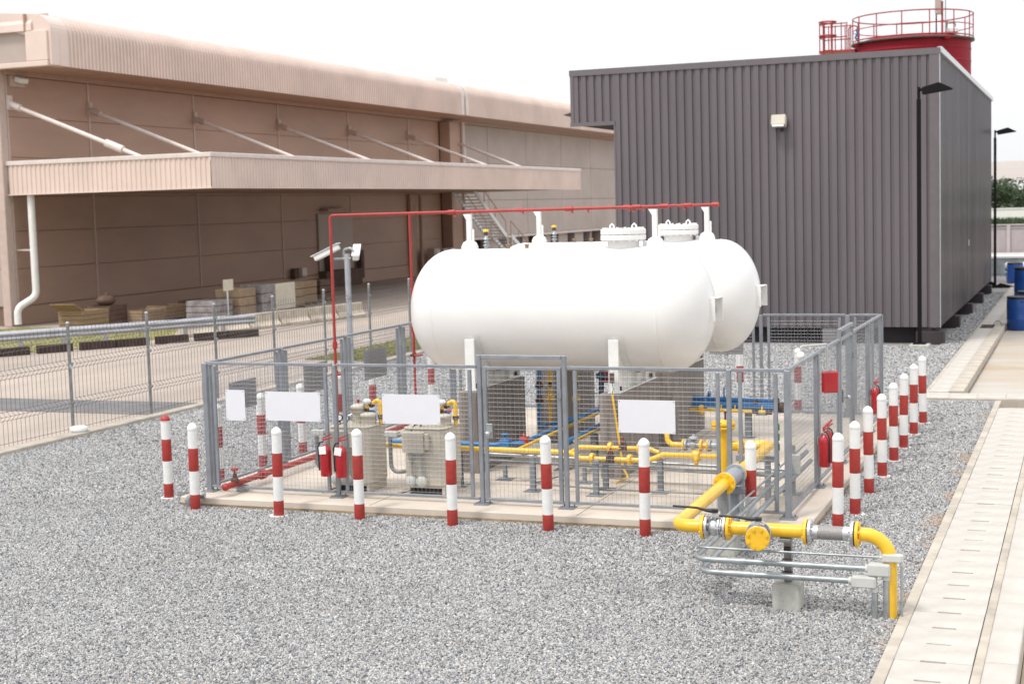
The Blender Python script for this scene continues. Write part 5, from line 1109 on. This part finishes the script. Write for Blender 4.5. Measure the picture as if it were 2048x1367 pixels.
# ---------------------------------------------------------------- right-hand background
ZA = -.12
def drum(x, y, r, h, label):
    t = thing('drum', label, 'drum', (x, y, ZA), 'blue drums on the apron')
    obj('barrel', MB().lathe([(r * .93, 0), (r, .04), (r, h * .30), (r * 1.015, h * .32), (r * 1.015, h * .35), (r, h * .37), (r, h * .66), (r * 1.01, h * .68), (r * 1.01, h * .71), (r, h * .73), (r, h * .88), (r * .95, h * .93)], n=32), 'drum_blue', t, world=False)
    l = obj('lid', MB().lathe([(r * .97, h * .925), (r * .99, h * .93), (r * .99, h * .985), (r * .93, h), (r * .9, h * .985), (.02, h * .985)], n=32), 'drum_lid', t, world=False)
    hd = MB()
    for a in (-1.2, 1.9): hd.tube(fillet([(r * .97 * math.cos(a - .25), r * .97 * math.sin(a - .25), h * .86), (r * 1.06 * math.cos(a - .2), r * 1.06 * math.sin(a - .2), h * .88), (r * 1.06 * math.cos(a + .2), r * 1.06 * math.sin(a + .2), h * .88), (r * .97 * math.cos(a + .25), r * .97 * math.sin(a + .25), h * .86)], .03), .02, 6)
    obj('grip', hd, 'drum_blue', t, world=False)
drum(-1.93, 47.6, .37, 1.03, 'big blue drum with a black lid nearest the kerb')
drum(-1.75, 50.3, .37, 1.02, 'blue drum directly behind the nearest blue drum')
drum(-1.30, 49.2, .37, 1.0, 'blue drum at the right, behind the nearest drum')
drum(-2.25, 60.2, .39, 1.32, 'tall blue drum standing behind the front group of drums')
drum(-3.05, 70.5, .35, 1.05, 'far blue drum half hidden by the farther lamp post')
for x, y, l in ((-2.2, 58.6, 'low blue tub'),):
    t = thing('tub', 'low blue tub with a dark rim between the blue drums', 'tub', (x + .3, y, ZA)); obj('body', MB().lathe([(.34, 0), (.38, .45), (.36, .45), (.3, .1)], n=24), 'drum_blue', t, world=False); obj('rim', MB().lathe([(.38, .45), (.41, .46), (.41, .50), (.36, .5)], n=24), 'drum_lid', t, world=False)
t = thing('waste_bin', 'dark green bin with a white lid beside the tall blue drum', 'bin', (-3.0, 72.0, ZA))
obj('body', MB().prism([(-.45, 0), (.45, 0), (.52, .75), (-.52, .75)], 'y', -.45, .45), 'bin_green', t, .03, world=False); obj('lid', MB().box((-.56, -.5, .76), (.56, .5, .98)), 'far_white', t, .05, world=False); obj('rim', MB().box((-.54, -.48, .56), (.54, .48, .60)), 'far_white', t, world=False)
t = thing('storage_tote', 'long translucent grey container with a pale lid behind the far lamp post', 'container', (-4.0, 78, ZA))
obj('body', MB().prism([(-1.5, .1), (1.2, .1), (1.35, .95), (-1.5, .95)], 'y', -.6, .6), 'skip_grey', t, .03, world=False); obj('lid', MB().box((-1.6, -.65, .951), (1.45, .65, 1.08)), 'far_white', t, .03, world=False)
obj('foot', MB().box((-1.3, -.5, 0), (-1.1, .5, .099)).box((.9, -.5, 0), (1.1, .5, .099)), 'brown_dark', t, world=False)
t = thing('floor_grate', 'rusty lifted grating with a wire loop across the far drain', 'grating', (-2.78, 47.1, 0))
gg = MB()
for i in range(8): gg.box((-3.0 + .0, 46.68 + .11 * i, .0), (-2.5, 46.72 + .11 * i, .05))
obj('bars', gg, 'brown_iron', t); obj('frame', MB().box((-3.02, 46.6, -.01), (-2.48, 46.66, .045)).box((-3.02, 47.54, -.01), (-2.48, 47.6, .045)), 'brown_iron', t)
obj('wire_loop', MB().tube([(-2.52 + .12 * math.cos(a / 10 * PI), 46.9, .05 + .16 * math.sin(a / 10 * PI)) for a in range(11)], .008, 6), 'black_metal', t)
# boundary wall, bank, far wall, trees and shed
bw = thing('boundary_wall', 'grey concrete panel wall closing the yard far behind', 'wall', (-4, 107.5, ZA))
x = -15.28
while x < 14:
    pa = obj('panel', MB().box((x + .25, 107.5, ZA), (x + 3.35, 107.62, 1.80)), 'boundary_grey', bw); obj('panel_frame', MB().box((x + .25, 107.44, 1.66), (x + 3.35, 107.499, 1.80)).box((x + .25, 107.44, ZA), (x + 3.35, 107.499, .02)), 'boundary_grey', pa)
    obj('post', MB().box((x, 107.38, ZA), (x + .24, 107.66, 1.86)), 'boundary_post', bw, .01); x += 3.36
obj('coping', MB().box((-15.28, 107.36, 1.861), (14, 107.70, 1.94)), 'boundary_post', bw)
struct('far_path', MB().box((-15, 96, -.2), (16, 107.3, .02)), 'concrete_cover')
gb = MB()
struct('far_bank', MB().box((-15, 108.5, -.2), (30, 117.5, 1.75)), 'grass_soil')
for _ in range(9000):
    x, y = random.uniform(-14, 10), random.uniform(108.6, 113); h = random.uniform(.25, .75); a = random.uniform(0, PI); dx, dy = .09 * math.cos(a), .09 * math.sin(a)
    gb.add([(x - dx, y - dy, 1.7), (x + dx, y + dy, 1.7), (x + random.uniform(-.2, .2), y, 1.7 + h)], [(0, 1, 2)])
obj('long_grass', gb, 'leaf', kind='stuff', label='band of long green grass above the grey boundary wall', cat='grass')
fw = thing('white_wall', 'plain white wall running behind the far grass bank', 'wall', (-4, 118, 1.5)); obj('wall', MB().box((-16, 118, 1), (30, 118.3, 2.86)), 'far_white', fw); obj('coping', MB().box((-16, 117.95, 2.861), (30, 118.35, 2.95)), 'far_white', fw)
def tree(x, y, h, r, seed, label):
    rnd = random.Random(seed); t = thing('tree', label, 'tree', (x, y, 0), 'trees behind the white wall')
    tr = MB().tube([(x, y, 0), (x + .1, y, h * .4), (x - .05, y, h * .75)], [.2, .14, .06], 8)
    for k in range(6):
        a = rnd.uniform(0, 2 * PI); z = h * rnd.uniform(.35, .6); tr.tube([(x, y, z), (x + math.cos(a) * r * .7, y + math.sin(a) * r * .7, z + h * .22)], [.07, .02], 6)
    obj('trunk', tr, 'bark', t)
    cl = [(x + rnd.uniform(-r, r) * .75, y + rnd.uniform(-r, r) * .7, h * rnd.uniform(.42, .9), rnd.uniform(.28, .5) * r) for _ in range(22)]
    lv = MB()
    for cx, cy, cz, cr_ in cl:
        for _ in range(150):
            d = Vector((rnd.gauss(0, 1), rnd.gauss(0, 1), rnd.gauss(0, 1))).normalized() * cr_ * rnd.uniform(.45, 1.05)
            p = Vector((cx, cy, cz)) + d; u = Vector((rnd.uniform(-1, 1), rnd.uniform(-1, 1), rnd.uniform(-1, 1))).normalized(); w_ = u.orthogonal().normalized(); s_ = rnd.uniform(.08, .17)
            lv.add([p - u * s_, p + w_ * s_ * .55, p + u * s_, p - w_ * s_ * .55], [(0, 1, 2, 3)])
    obj('crown', lv, 'leaf', t)
tree(-7.0, 126, 5.6, 1.7, 3, 'dark bushy tree right behind the farther lamp post')
tree(-4.4, 128, 5.0, 1.7, 5, 'bright green tree right of the farther lamp post')
tree(-10.0, 130, 4.6, 1.8, 8, 'low tree mostly hidden by the dark building')
tree(-1.4, 129, 4.6, 1.8, 11, 'bushy tree at the right end of the white wall')
fb = thing('far_shed', 'distant pale shed with a wide tan roof at the right edge', 'building', (0, 182, 0))
obj('wall', MB().box((-26, 180.5, 0), (60, 215, 5.0)), 'far_wall', fb); obj('gutter', MB().box((-27, 179.6, 4.45), (61, 180.4, 5.42)), 'far_white', fb)
obj('roof', MB().prism([(179.6, 5.43), (180, 5.6), (196, 8.05), (216, 5.6), (216, 5.43)], 'x', -27, 61), 'far_roof', fb); obj('roof_light', MB().box((-6.3, 184.0, 6.32), (-1.5, 186.0, 6.75)), 'far_white', fb)
